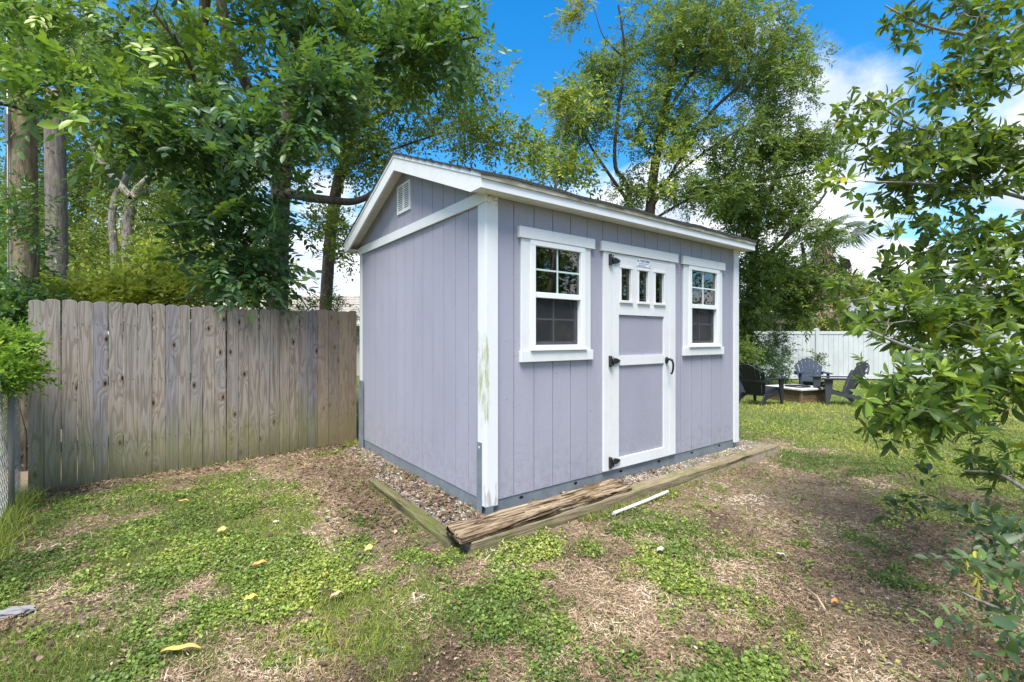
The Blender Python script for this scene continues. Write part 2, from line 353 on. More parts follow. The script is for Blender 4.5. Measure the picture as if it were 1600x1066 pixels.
# ------------------------------------------------------------------ leaf machinery
TPL = {
 'rhomb': (np.array([(0, 0, 0), (-1, .45, .07), (1, .45, .07), (0, 1, -.1)]), [[(0, 2, 3), (0, 3, 1)], []]),
 'mid': (np.array([(0, 0, 0), (-.85, .33, .06), (.85, .33, .06), (-.8, .7, .0), (.8, .7, .0), (0, 1, -.12), (0, .5, -.01)]),
         [[(0, 2, 6), (0, 6, 1), (2, 4, 6), (1, 6, 3), (4, 5, 6), (3, 6, 5)], []]),
 'full': (np.array([(0, 0, 0), (-.7, .22, .05), (.7, .22, .05), (-1, .5, .04), (1, .5, .04), (-.72, .8, -.02), (.72, .8, -.02), (0, 1, -.12), (0, .25, 0), (0, .55, -.02), (0, .82, -.07)]),
          [[(0, 2, 8), (0, 8, 1), (6, 7, 10), (5, 10, 7)], [(2, 4, 9, 8), (1, 8, 9, 3), (4, 6, 10, 9), (3, 9, 10, 5)]]),
 'blade': (np.array([(-1, 0, 0), (1, 0, 0), (-.8, .5, .12), (.8, .5, .12), (0, 1, -.05)]), [[(2, 3, 4)], [(0, 1, 3, 2)]]),
}
def nrm(a): return a / np.maximum(np.linalg.norm(a, axis=-1, keepdims=True), 1e-9)
def leaves_geo(tpl, base, d, n, length, width):
    T, (tris, quads_) = TPL[tpl]; d = nrm(d); s = nrm(np.cross(d, n)); n = np.cross(s, d); K = len(T); M = len(base)
    length = np.asarray(length)[:, None, None]; width = np.asarray(width)[:, None, None]
    V = base[:, None] + s[:, None] * T[None, :, 0:1] * width * .5 + d[:, None] * T[None, :, 1:2] * length + n[:, None] * T[None, :, 2:3] * length
    off = (np.arange(M) * K)[:, None, None]; P = []
    if tris: P.append((np.array(tris)[None] + off).reshape(-1, 3))
    if quads_: P.append((np.array(quads_)[None] + off).reshape(-1, 4))
    return V.reshape(-1, 3), P, K
def leaf_object(name, tpl, base, d, n, length, width, val, material, parent=None):
    V, P, K = leaves_geo(tpl, base, d, n, length, width)
    return np_mesh(name, V, P, material, parent, {'v': np.repeat(val, K)}, smooth=(tpl != 'rhomb' and tpl != 'blade'))
def rv(n, s=1.0): return rng.normal(size=(n, 3)) * s
def sprays(kind, O, D, leaf, aspect, n=7, jitter=.25, upbias=.9, spread=55):
    """O,D (S,3) -> leaf arrays base,dir,normal,length,width + stems"""
    S = len(O); D = nrm(D); up = nrm(np.array([0, 0, upbias]) + rv(S, .35)); side = nrm(np.cross(D, up)); up = np.cross(side, D)
    L = leaf * rng.uniform(.75, 1.25, S)
    if kind == 'pinnate':
        k = np.arange(n); t = (k // 2 + .8) / (n / 2 + .5) * 1.0; sg = np.where(k % 2, 1., -1.); rl = leaf * .28 * n; ang = np.full(n, R(spread)); ang[-1] = R(8)
        t = t * rl; roll = np.zeros(n)
    elif kind == 'alt':
        k = np.arange(n); t = (k + .5) / n * leaf * .42 * n; sg = np.where(k % 2, 1., -1.); ang = np.full(n, R(spread)); ang[-1] = R(10); roll = rng.uniform(-.9, .9, n)
    else:  # whorl at the tip of a twig
        k = np.arange(n); t = leaf * (.35 + .5 * k / n); sg = np.ones(n); ang = R(75) - R(50) * k / n; roll = k * 2.4
    if kind == 'whorl':
        ca, sa = np.cos(roll), np.sin(roll); lat = side[:, None] * ca[None, :, None] + up[:, None] * sa[None, :, None]; nn = np.broadcast_to(D[:, None], lat.shape) + up[:, None] * .5
    else:
        lat = side[:, None] * (sg * np.cos(roll))[None, :, None] + up[:, None] * (np.sin(roll) * .8)[None, :, None]; nn = np.broadcast_to(up[:, None], lat.shape)
    tt = t[None, :, None] * (L / leaf)[:, None, None]; droop = np.array([0, 0, -1.]) * (tt ** 2) * (.25 / max(leaf * n * .3, .01))
    base = O[:, None] + D[:, None] * tt + droop
    dr = D[:, None] * np.cos(ang)[None, :, None] + lat * np.sin(ang)[None, :, None] + rng.normal(size=lat.shape) * jitter * .6
    dr = dr + np.array([0, 0, -.12]); nn = nn + rng.normal(size=lat.shape) * jitter
    ln = np.repeat(L, n) * rng.uniform(.55, 1.2, S * n)
    return base.reshape(-1, 3), nrm(dr.reshape(-1, 3)), nn.reshape(-1, 3), ln, ln * aspect * rng.uniform(.85, 1.15, S * n)
def tubes_np(paths, radii, seg):
    Vs, Ps, off = [], [], 0
    for P, r in zip(paths, radii):
        P = np.asarray(P); T = np.gradient(P, axis=0); T = nrm(T); ref = np.where(np.abs(T[:, 2:3]) > .9, np.array([[1., 0, 0]]), np.array([[0, 0, 1.]]))
        u = nrm(np.cross(T, ref)); w = np.cross(T, u); a = np.linspace(0, 2 * np.pi, seg, endpoint=False)
        ring = P[:, None] + (u[:, None] * np.cos(a)[None, :, None] + w[:, None] * np.sin(a)[None, :, None]) * np.asarray(r)[:, None, None]
        Vs.append(ring.reshape(-1, 3)); k = len(P); i = np.arange(k - 1)[:, None] * seg; j = np.arange(seg)[None]; j2 = (j + 1) % seg
        Ps.append(np.stack([i + j, i + j2, i + seg + j2, i + seg + j], -1).reshape(-1, 4) + off); off += k * seg
    return np.concatenate(Vs), [np.concatenate(Ps)]
def smooth_path(pts, k=6):
    pts = np.array(pts, float); n = len(pts)
    if n < 3: return np.array([pts[0] + (pts[-1] - pts[0]) * t for t in np.linspace(0, 1, k)])
    out = []
    for i in range(n - 1):
        p0, p1, p2, p3 = pts[max(i - 1, 0)], pts[i], pts[i + 1], pts[min(i + 2, n - 1)]
        for t in np.linspace(0, 1, k, endpoint=False):
            out.append(.5 * ((2 * p1) + (-p0 + p2) * t + (2 * p0 - 5 * p1 + 4 * p2 - p3) * t * t + (-p0 + 3 * p1 - 3 * p2 + p3) * t ** 3))
    out.append(pts[-1]); return np.array(out)
def tree(name, label, cat, limbs, blobs, kind, leaf, aspect, lmat, bmat, tpl='rhomb', n=7, per=6, spread=.35, tone=(.0, 1.), group=None,
         near=0, nearmeshes=None, maxlen=None, twig=.006, jit=.3, hang=0.0, leafspread=55, shell=.0):
    """limbs: [(pts, r0, r1)] ; blobs: [(centre, radii, count, tone)]"""
    base = np.array(limbs[0][0][0]); root = empty(name, label, cat, tuple(base), group=group); B = base
    nodes, nr = [], []; paths, rads = [], []
    for pts, r0, r1 in limbs:
        P = smooth_path(pts, 7); t = np.linspace(0, 1, len(P)); wob = np.stack([np.sin(t * 9 + i * 2) for i in range(3)], -1) * r0 * .35 * t[:, None]
        P = P + wob; r = r0 + (r1 - r0) * t; paths.append(P); rads.append(r)
        nodes += list(P[len(P) // 4:]); nr += list(r[len(P) // 4:])
    trunk = tubes_np(paths, rads, 10)
    np_mesh('trunk', trunk[0] - B, trunk[1], bmat, root, smooth=True)
    T, TV = [], []
    for c, rad, cnt, tv in blobs:
        v = rv(cnt); v = nrm(v) * (rng.uniform(shell, 1, cnt) ** .45)[:, None]; T.append(np.array(c) + v * np.array(rad)); TV.append(np.full(cnt, tv))
    T = np.concatenate(T); TV = np.concatenate(TV)
    nodes = np.array(nodes); nr = np.array(nr); d0 = np.min(np.linalg.norm(T[:, None] - nodes[None], axis=-1), axis=1); order = np.argsort(d0)
    cap = np.zeros((len(nodes) + len(T) * 4, 3)); cap[:len(nodes)] = nodes; cr = np.zeros(len(cap)); cr[:len(nodes)] = nr; cnt = len(nodes)
    bp, br, so, sdv, sval = [], [], [], [], []
    for i in order:
        p = T[i]; dd = np.linalg.norm(cap[:cnt] - p, axis=1) + .3 * np.maximum(cap[:cnt, 2] - p[2], 0); j = int(np.argmin(dd)); q = cap[j]; L = np.linalg.norm(p - q)
        if maxlen and L > maxlen: continue
        mid1 = q + (p - q) * .35 + rng.normal(size=3) * L * .08 + np.array([0, 0, .06 * L]); mid2 = q + (p - q) * .7 + rng.normal(size=3) * L * .08 + np.array([0, 0, .07 * L])
        r0 = min(cr[j] * .65, twig + .010 * L); r1 = max(.0022, min(twig * .6, r0))
        P = np.array([q, mid1, mid2, p]); bp.append(P); br.append(np.linspace(r0, r1, 4)); cap[cnt:cnt + 3] = P[1:]; cr[cnt:cnt + 3] = np.linspace(r0, r1, 4)[1:]; cnt += 3
        dirn = nrm(p - q)
        for k in range(per):
            t = 1 - .6 * (k / per) ** 1.0; o = P[0] + (p - P[0]) * t if t < .99 else p
            so.append(o + rng.normal(size=3) * leaf * .9); sdv.append(dirn + rng.normal(size=3) * spread * 2 + np.array([0, 0, .12 - hang])); sval.append(TV[i])
    g = tubes_np(bp, br, 5); np_mesh('branches', g[0] - B, g[1], bmat, root, smooth=True)['kind'] = 'stuff'
    so, sdv, sval = np.array(so), np.array(sdv), np.array(sval)
    bs, dr, nn, ln, wd = sprays(kind, so, sdv, leaf, aspect, n, jit, spread=leafspread)
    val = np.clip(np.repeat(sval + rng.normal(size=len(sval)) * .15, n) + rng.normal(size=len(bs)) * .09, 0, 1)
    keep = np.ones(len(bs), bool)
    if near:
        # the leaves that show largest, inside the picture, each an object of its own
        px, py = topix(bs[:, 0], bs[:, 1], bs[:, 2]); size = ln / bs[:, 1]
        vis = (px > -10) & (px < 1610) & (py > -10) & (py < 1076) & (bs[:, 1] > .3); o = np.argsort(-np.where(vis, size, 0))[:near]; keep[o] = False
        for i in o:
            s = np.cross(dr[i], nn[i]); s /= np.linalg.norm(s); nz = np.cross(s, dr[i]); M = Matrix(((s[0] * wd[i], dr[i][0] * ln[i], nz[0] * ln[i], bs[i][0] - B[0]), (s[1] * wd[i], dr[i][1] * ln[i], nz[1] * ln[i], bs[i][1] - B[1]), (s[2] * wd[i], dr[i][2] * ln[i], nz[2] * ln[i], bs[i][2] - B[2]), (0, 0, 0, 1)))
            lo = bpy.data.objects.new('leaf', nearmeshes[min(7, int(val[i] * 8))]); COL.objects.link(lo); lo.parent = root; lo.matrix_local = M
    fo = leaf_object('crown', tpl, bs[keep] - B, dr[keep], nn[keep], ln[keep], wd[keep], val[keep], lmat, root)
    fo['kind'] = 'stuff'
    return root
def near_leaf_meshes(lmat):
    out = []
    for k in range(8):
        T, (tr, qd) = TPL['full']; V = T * np.array([.5, 1, 1]); me = bpy.data.meshes.new('leaf'); me.from_pydata([tuple(v) for v in V], [], [tuple(t) for t in tr] + [tuple(q) for q in qd])
        a = me.attributes.new('v', 'FLOAT', 'POINT'); a.data.foreach_set('value', np.full(len(V), (k + .5) / 8, np.float32))
        me.polygons.foreach_set('use_smooth', np.ones(8, bool)); me.materials.append(lmat); out.append(me)
    return out

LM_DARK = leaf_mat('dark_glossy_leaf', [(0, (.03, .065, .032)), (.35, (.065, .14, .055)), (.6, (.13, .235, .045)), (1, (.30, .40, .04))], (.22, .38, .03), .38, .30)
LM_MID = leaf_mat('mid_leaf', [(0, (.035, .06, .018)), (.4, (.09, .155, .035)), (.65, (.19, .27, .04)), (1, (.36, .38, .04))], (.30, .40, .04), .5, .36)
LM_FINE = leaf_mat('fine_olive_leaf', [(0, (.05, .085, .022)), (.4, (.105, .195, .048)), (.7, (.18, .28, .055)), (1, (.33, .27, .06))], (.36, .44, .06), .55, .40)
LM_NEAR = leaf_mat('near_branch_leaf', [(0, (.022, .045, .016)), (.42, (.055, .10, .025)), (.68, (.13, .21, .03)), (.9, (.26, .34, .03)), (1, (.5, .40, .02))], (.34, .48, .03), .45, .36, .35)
LM_YEL = leaf_mat('sunlit_yellow_green_leaf', [(0, (.08, .12, .02)), (.4, (.20, .27, .04)), (1, (.48, .47, .06))], (.5, .6, .06), .5, .45)
LM_LIME = leaf_mat('lime_green_leaf', [(0, (.05, .11, .02)), (.4, (.11, .23, .03)), (.8, (.24, .38, .04)), (1, (.42, .48, .06))], (.35, .55, .05), .5, .42)
BK_BROWN = bark_mat('brown_bark', (.05, .038, .03), (.17, .135, .11)); BK_GREY = bark_mat('grey_bark', (.10, .09, .08), (.34, .31, .28)); BK_DARK = bark_mat('dark_bark', (.03, .025, .02), (.10, .085, .07))
# ------------------------------------------------------------------ the shed (local x along the front wall, y towards the back)
L_, W_ = 3.66, 2.80
shed = empty('shed', 'lavender grey wooden garden shed with white trim and a shingled gable roof', 'shed', (SX, SY, 0), R(90) - TH)
Z0, ZT = .19, 2.485
def sub(rects, o):
    out = []
    for a, b_, c, d in rects:
        x0, x1, z0, z1 = o
        if x1 <= a or x0 >= b_ or z1 <= c or z0 >= d: out.append((a, b_, c, d)); continue
        if x0 > a: out.append((a, x0, c, d))
        if x1 < b_: out.append((x1, b_, c, d))
        xa, xb = max(a, x0), min(b_, x1)
        if z0 > c: out.append((xa, xb, c, z0))
        if z1 < d: out.append((xa, xb, z1, d))
    return out
WC = (.708, 2.915)
OPN = [(c - .305, c + .305, 1.325, 2.205) for c in WC] + [(1.365, 2.255, .20, 2.205)]
def cuts(end, first=.252, st=.2032, g0=0.0):
    a = [g0]; x = first
    while x < end - .03: a.append(x); x += st
    return a + [end]
c_ = cuts(L_)
for a, b_ in zip(c_, c_[1:]):                      # front wall, board by board between the grooves
    rs = [(a + .0035, b_ - .0035, Z0, ZT)]
    for o in OPN: rs = sum([sub([r], o) for r in rs], [])
    if not rs: continue
    for r in rs:
        if r[3] - r[2] > .01 and r[1] - r[0] > .006: MB().box(r[0], r[1], 0, .012, r[2], r[3]).build('siding_board', SIDING, shed)
rs = [(0.012, L_ - .012, Z0, ZT)]
for o in OPN: rs = sum([sub([r], o) for r in rs], [])
q = MB()
for r in rs: q.box(r[0], r[1], .012, .03, r[2], r[3])
q.build('front_wall_sheathing', SIDING, shed)
roofz = lambda y: 2.578 + .4013 * (1.55 - abs(y - 1.4))
c_ = cuts(W_, .264, .2032, .012)
for side in (0, 1):
    X0 = 0 if side == 0 else L_ - .012
    for a, b_ in zip(c_, c_[1:]):
        MB().box(X0, X0 + .012, a + .0035, b_ - .0035, Z0, 2.44).build('siding_board', SIDING, shed)
        gx = X0 - .006 if side == 0 else X0 + .006       # gable boards sit a little proud
        pts = [(a + .0035, 2.44), (b_ - .0035, 2.44), (b_ - .0035, roofz(b_ - .0035) - .05)] + ([(1.4, roofz(1.4) - .05)] if a < 1.4 < b_ else []) + [(a + .0035, roofz(a + .0035) - .05)]
        MB().prism(pts, 'x', gx, gx + .012).build('gable_siding_board', SIDING, shed)
    xs = X0 + .012 if side == 0 else X0 - .018
    MB().prism([(.03, Z0), (W_ - .03, Z0), (W_ - .03, 2.62), (1.4, roofz(1.4) - .06), (.03, 2.62)], 'x', xs, xs + .018).build('side_wall_sheathing', SIDING, shed)
for a, b_ in zip(cuts(L_), cuts(L_)[1:]): MB().box(a + .0035, b_ - .0035, W_ - .012, W_, Z0, ZT).build('siding_board', SIDING, shed)
MB().box(.03, L_ - .03, W_ - .03, W_ - .012, Z0, ZT).build('back_wall_sheathing', STUD, shed)
MB().box(.03, L_ - .03, .03, W_ - .03, .16, .19).build('floor_deck', STUD, shed)
for x in np.arange(.1, L_, .406): MB().box(x, x + .038, W_ - .12, W_ - .03, .19, ZT).build('stud', STUD, shed)
for x in (1.30, 1.62, 1.885, 2.14, 2.32): MB().box(x, x + .038, .034, .12, .19 if x in (1.30, 2.32) else 1.72, ZT if x in (1.30, 2.32) else 2.12).build('stud', STUD, shed)
# nail heads in the siding
q = MB(); HN = [(a, b_) for a, b_ in zip(cuts(L_), cuts(L_)[1:])]
def nail(fx, p, z):
    pts = [(p + .0032 * math.cos(t), z + .0032 * math.sin(t)) for t in [k * math.pi / 3 for k in range(6)]]
    q.prism(pts, fx, -.0012, .001)
for x in np.arange(.31, L_, .406):
    for z in np.arange(.30, 2.4, .30):
        xx, zz = x + random.uniform(-.01, .01), z + random.uniform(-.03, .03)
        if not any(o[0] - .12 < xx < o[1] + .12 and o[2] - .1 < zz < o[3] + .1 for o in OPN): nail('y', xx, zz)
for y in np.arange(.30, W_, .406):
    for z in np.arange(.30, 2.4, .30): nail('x', y + random.uniform(-.01, .01), z + random.uniform(-.03, .03))
q.build('nails', mat('nail_head', (.10, .10, .12), .6)[0], shed)['kind'] = 'stuff'
# metal skirt with painted slot shade
q = MB().box(.004, L_ - .004, .006, .03, .04, .198).box(.004, .03, .03, W_ - .004, .04, .198).box(L_ - .03, L_ - .004, .03, W_ - .004, .04, .198).box(.03, L_ - .03, W_ - .03, W_ - .004, .04, .198)
q.build('base_skirt', SKIRT, shed)
for x in (.33, .928, 1.526, 2.116, 2.706, 3.275):
    MB().prism([(x + .022 * math.cos(t), .158 + .012 * math.sin(t)) for t in [k * math.pi / 5 for k in range(10)]], 'y', .0045, .0075).build('drain_hole_shade', HOLE_SHADE, shed)  # flat dark ovals painted as the shade in slots, nothing is cut
q = MB().box(-.0265, -.0215, .036, .10, .05, .63); q.box(-.026, .04, -.0265, -.021, .05, .165); q.box(-.0285, -.0265, .06, .075, .585, .60, mi=1); q.build('corner_strap', [SKIRT, WHITE], shed)
MB().box(-.0165, -.0115, 2.66, 2.82, .05, .9).build('corner_strap', SKIRT, shed)
# corner trim, belt trim
MB().box(-.02, .088, -.02, -.0005, .155, ZT, .002).build('corner_trim', CORNER, shed)
MB().box(-.02, -.0005, -.0005, .098, .155, 2.43, .002).build('corner_trim', CORNER, shed)
MB().box(L_ - .088, L_ + .02, -.02, -.0005, .155, ZT, .002).build('corner_trim', WHITE, shed)
MB().box(L_ + .0005, L_ + .02, 0, .098, .155, 2.43, .002).build('corner_trim', WHITE, shed)
for x0, x1 in ((-.011, -.0005), (L_ + .0005, L_ + .02)): MB().box(x0, x1, W_ - .07, W_ + .0, .155, 2.43).build('corner_trim', WHITE, shed)
MB().box(-.026, -.0065, -.0195, W_ + .01, 2.432, 2.522, .002).build('belt_trim', WHITE, shed)
MB().box(L_ + .0065, L_ + .026, -.0195, W_ + .01, 2.432, 2.522, .002).build('belt_trim', WHITE, shed)
# roof edge
FB0 = 2.478
for X0, X1 in ((-.152, -.132), (L_ + .132, L_ + .152)):
    MB().prism([(-.15, FB0), (-.012, FB0), (1.3995, 3.045), (1.3995, 3.2), (-.15, 2.578)], 'x', X0, X1, bev=.002).build('rake_board', WHITE, shed)
    MB().prism([(2.95, FB0), (2.812, FB0), (1.4005, 3.045), (1.4005, 3.2), (2.95, 2.578)], 'x', X0, X1, bev=.002).build('rake_board', WHITE, shed)
    t = MB(); xa, xb = (X0 - .006, X0 - .0005) if X0 < 0 else (X1 + .0005, X1 + .006)
    t.prism([(-.156, 2.552), (1.4, 3.174), (1.4, 3.206), (-.156, 2.584)], 'x', xa, xb); t.prism([(2.956, 2.552), (1.4, 3.174), (1.4, 3.206), (2.956, 2.584)], 'x', xa, xb)
    t.build('rake_edge_strip', WHITE, shed)
    xa, xb = (X1, 0.0) if X0 < 0 else (L_, X0)
    MB().prism([(-.13, 2.542), (1.4, 3.15), (2.93, 2.542), (2.93, 2.53), (1.4, 3.138), (-.13, 2.53)], 'x', xa, xb).build('rake_soffit', SOFFIT, shed)
for y0, y1, ys in ((-.15, -.131, -1), (2.931, 2.95, 1)):
    MB().box(-.1318, L_ + .1318, y0, y1, FB0, 2.556, .002).build('fascia_board', WHITE, shed)
    ya, yb = (y0 - .012, y0 - .001) if ys < 0 else (y1 + .001, y1 + .012)
    MB().box(-.152, L_ + .152, ya, yb, 2.544, 2.582).build('drip_edge', DRIP, shed)
for y0, y1 in ((-.1305, -.0005), (W_ + .0005, 2.9305)): MB().box(-.1315, L_ + .1315, y0, y1, 2.487, 2.499).build('eave_soffit', SOFFIT, shed)
q = MB()
for s in (-1, 1):
    rows = 11
    for k in range(rows):                           # overlapping shingle courses, each a little wavy at its lower edge
        t0, t1 = k / rows, (k + 1.25) / rows if k < rows - 1 else 1.0
        ys = lambda t: 1.4 + s * (1.57 * (1 - t)); zs = lambda t: 2.588 + .4013 * 1.57 * t
        n = 30 if k == 0 else 13; xs = np.linspace(-.165, L_ + .165, n + 1)
        for i in range(n):
            j = [random.uniform(-.006, .006) for _ in range(2)]
            w0, w1 = [.006 * math.sin(x * 5.3) + .004 * math.sin(x * 13) for x in (xs[i], xs[i + 1])]
            th = .008 + .002 * random.random()
            q.hexa([(xs[i], ys(t0), zs(t0) - .012 + w0), (xs[i + 1], ys(t0), zs(t0) - .012 + w1), (xs[i + 1], ys(t1), zs(t1) - .008), (xs[i], ys(t1), zs(t1) - .008),
                    (xs[i], ys(t0), zs(t0) + th + w0), (xs[i + 1], ys(t0), zs(t0) + th + w1), (xs[i + 1], ys(t1), zs(t1) + .002), (xs[i], ys(t1), zs(t1) + .002)])
q.prism([(1.25, 3.165), (1.4, 3.226), (1.55, 3.165), (1.55, 3.145), (1.4, 3.2), (1.25, 3.145)], 'x', -.166, L_ + .166)
rf = q.build('roof_shingles', ROOFM, shed); rf['kind'] = 'stuff'
MB().prism([(-.13, 2.565), (1.4, 3.18), (2.93, 2.565), (2.93, 2.545), (1.4, 3.155), (-.13, 2.545)], 'x', -.13, L_ + .13).build('roof_deck', STUD, shed)
# gable vent
v = MB().box(-.020, -.0065, 1.325, 1.636, 2.678, 2.70).box(-.020, -.0065, 1.325, 1.636, 2.945, 2.967).box(-.020, -.0065, 1.325, 1.35, 2.70, 2.945).box(-.020, -.0065, 1.611, 1.636, 2.70, 2.945).box(-.019, -.0065, 1.47, 1.492, 2.70, 2.945).build('gable_vent', VINYL, shed)
MB().box(-.0085, -.0068, 1.35, 1.611, 2.70, 2.945).build('vent_shade_sheet', HOLE_SHADE, v)  # solid near-black sheet, painted shade behind the louvers
for k in range(12):
    z = 2.704 + k * .0202
    for ya, yb in ((1.3505, 1.4695), (1.4925, 1.6105)): MB().box(-.0175, -.0090, ya, yb, z, z + .0085).build('louver', VINYL, v)
# windows
for wi, c in enumerate(WC):
    a, b_ = c - .31, c + .31; z0, z1 = 1.32, 2.21
    w = MB().box(a, a + .055, -.03, .06, z0 + .04, z1 - .05, .003).box(b_ - .055, b_, -.03, .06, z0 + .04, z1 - .05, .003).box(a, b_, -.03, .06, z1 - .05, z1 - .004, .003).box(a, b_, -.03, .06, z0, z0 + .04, .003).box(a - .005, b_ + .005, -.045, -.03, z0 - .004, z0 + .016, .002)
    w = w.build('window', VINYL, shed)
    MB().box(a - .115, b_ + .115, -.035, -.0005, 2.2065, 2.296, .002).build('head_casing', WHITE, w)
    MB().box(a - .085, a - .001, -.02, -.0005, 1.316, 2.205, .002).build('side_casing', WHITE, w)
    MB().box(b_ + .001, b_ + .072, -.02, -.0005, 1.316, 2.205, .002).build('side_casing', WHITE, w)
    MB().box(a - .095, b_ + .095, -.03, -.0005, 1.228, 1.3145, .002).build('sill_casing', WHITE, w)
    gi, gj = a + .056, b_ - .056
    MB().box(gi, gj, -.022, .01, 1.745, 1.79, .003).build('meeting_rail', VINYL, w)
    MB().box(gi, gj, .000, .004, 1.79, 2.159).build('pane', GLASS, w)
    mz = 1.975; mx = (gi + gj) / 2
    MB().box(mx - .007, mx + .007, -.004, .008, 1.791, 2.158).box(gi + .001, mx - .0075, -.003, .007, mz - .007, mz + .007).box(mx + .0075, gj - .001, -.003, .007, mz - .007, mz + .007).build('muntin', MUNTIN if wi == 0 else VINYL, w)
    lo0, lo1 = 1.361, 1.744
    MB().box(gi, gj, .018, .034, lo0, lo0 + .028).box(gi, gi + .012, .018, .034, lo0 + .028, lo1).box(gj - .030, gj, .018, .034, lo0 + .028, lo1).build('lower_sash', GREYV, w)
    MB().box(gi + .012, gj - .030, .036, .040, lo0 + .028, lo1).build('pane', GLASS, w)
    mx = (gi + gj) / 2 - .012; mz = 1.575
    MB().box(mx - .006, mx + .006, .031, .046, lo0 + .03, lo1 - .001).box(gi + .013, mx - .0065, .032, .045, mz - .006, mz + .006).box(mx + .0065, gj - .031, .032, .045, mz - .006, mz + .006).build('muntin', MUNTIN, w)
    MB().box(gi + .001, gj - .001, .0145, .0155, lo0 + .002, lo1 - .001).build('insect_screen', SCREEN, w)
# door
DX0, DX1 = 1.362, 2.256; PW = [(1.492, 1.640), (1.752, 1.900), (2.012, 2.160)]
rs = [(DX0, DX1, .203, 2.203)]
for o in [(1.467, 2.165, .298, 1.161), (1.467, 2.165, 1.251, 1.637)] + [(a, b_, 1.768, 2.078) for a, b_ in PW]: rs = sum([sub([r], o) for r in rs], [])
q = MB()
for r in rs: q.box(r[0], r[1], -.02, .018, r[2], r[3])
door = q.build('door', WHITE, shed)
for z0, z1 in ((.298, 1.161), (1.251, 1.637)): MB().box(1.467, 2.165, -.004, .012, z0, z1).build('door_panel', SIDING, door)
for a, b_ in PW:
    MB().box(a, b_, .000, .004, 1.768, 2.078).build('pane', GLASS, door)
    t = .014
    MB().box(a - t, a + .004, -.029, -.0205, 1.768, 2.078, .002).box(b_ - .004, b_ + t, -.029, -.0205, 1.768, 2.078, .002).box(a - t - .006, b_ + t + .006, -.033, -.0205, 2.074, 2.096, .002).box(a - t - .006, b_ + t + .006, -.036, -.0205, 1.748, 1.772, .002).build('pane_frame', WHITE, door)
MB().box(1.258, 1.360, -.022, -.0005, .203, 2.205, .002).build('door_casing', WHITE, door)
MB().box(2.258, 2.364, -.022, -.0005, .203, 2.205, .002).build('door_casing', WHITE, door)
MB().box(1.222, 2.40, -.034, -.0005, 2.2075, 2.298, .002).build('door_head_casing', WHITE, door)
for z in (2.134, 1.205, .278):
    q = MB().box(1.318, 1.342, -.050, -.0225, z - .052, z + .052, .004).box(1.342, 1.368, -.044, -.0225, z - .026, z + .026, .004)
    q.prism([(1.366, z - .022), (1.41, z - .028), (1.452, z - .016), (1.478, z), (1.452, z + .016), (1.41, z + .028), (1.366, z + .022)], 'y', -.038, -.0205, bev=.004)
    q.tube([(1.354, -.05, z - .04), (1.354, -.05, z + .04)], .008, 8); q.build('hinge', BLACK, door)
q = MB().prism([(2.20 + .024 * math.cos(t), 1.19 + .036 * math.sin(t)) for t in [k * math.pi / 6 for k in range(12)]], 'y', -.036, -.0205, bev=.003)
q.tube(smooth_path([(2.20, -.03, 1.195), (2.202, -.065, 1.20), (2.208, -.088, 1.185), (2.212, -.096, 1.14), (2.210, -.09, 1.08), (2.208, -.075, 1.05)], 5), [.013] * 10 + [.011] * 10 + [.010] * 6, 8)
q.build('handle', BLACK, door)
# the maker's plate: printed lettering
def text_mesh(s, size):
    cu = bpy.data.curves.new('lettering', 'FONT'); cu.body = s; cu.size = size; cu.align_x = 'CENTER'; cu.align_y = 'CENTER'; cu.extrude = .0006; cu.resolution_u = 2; cu.offset = size * .02
    o = bpy.data.objects.new('lettering', cu); COL.objects.link(o); bpy.context.view_layer.update()
    me = bpy.data.meshes.new_from_object(o.evaluated_get(bpy.context.evaluated_depsgraph_get())); bpy.data.objects.remove(o); return me
q = MB().box(1.722, 1.938, -.0245, -.0205, 2.112, 2.192, 0, 0)
for r in ((1.724, 1.936, 2.1885, 2.1905), (1.724, 1.936, 2.1135, 2.1155), (1.724, 1.726, 2.1155, 2.1885), (1.934, 1.936, 2.1155, 2.1885)): q.box(r[0], r[1], -.0252, -.0246, r[2], r[3], 0, 2)
q.prism([(1.733, 2.158), (1.733, 2.172), (1.745, 2.182), (1.757, 2.172), (1.757, 2.158)], 'y', -.0256, -.0246, 1)
q.box(1.741, 1.749, -.0262, -.0257, 2.159, 2.170, 0, 0)
for s, size, x, z, mi in (('TUFF SHED', .030, 1.848, 2.168, 1), ('STORAGE BUILDINGS & GARAGES', .0095, 1.83, 2.145, 2), ('1-800-BUY-TUFF', .0165, 1.80, 2.126, 2), ('R', .016, 1.922, 2.129, 1)):
    me = text_mesh(s, size); k0 = len(q.b.verts); f0 = len(q.b.faces)
    me.transform(Matrix.Translation((x, -.0255, z)) @ Matrix.Rotation(R(90), 4, 'X')); q.b.from_mesh(me); q.b.faces.ensure_lookup_table()
    for f in list(q.b.faces)[f0:]: f.material_index = mi
q.build('name_plate', [SIGNW, SIGNB, SIGNG], door)

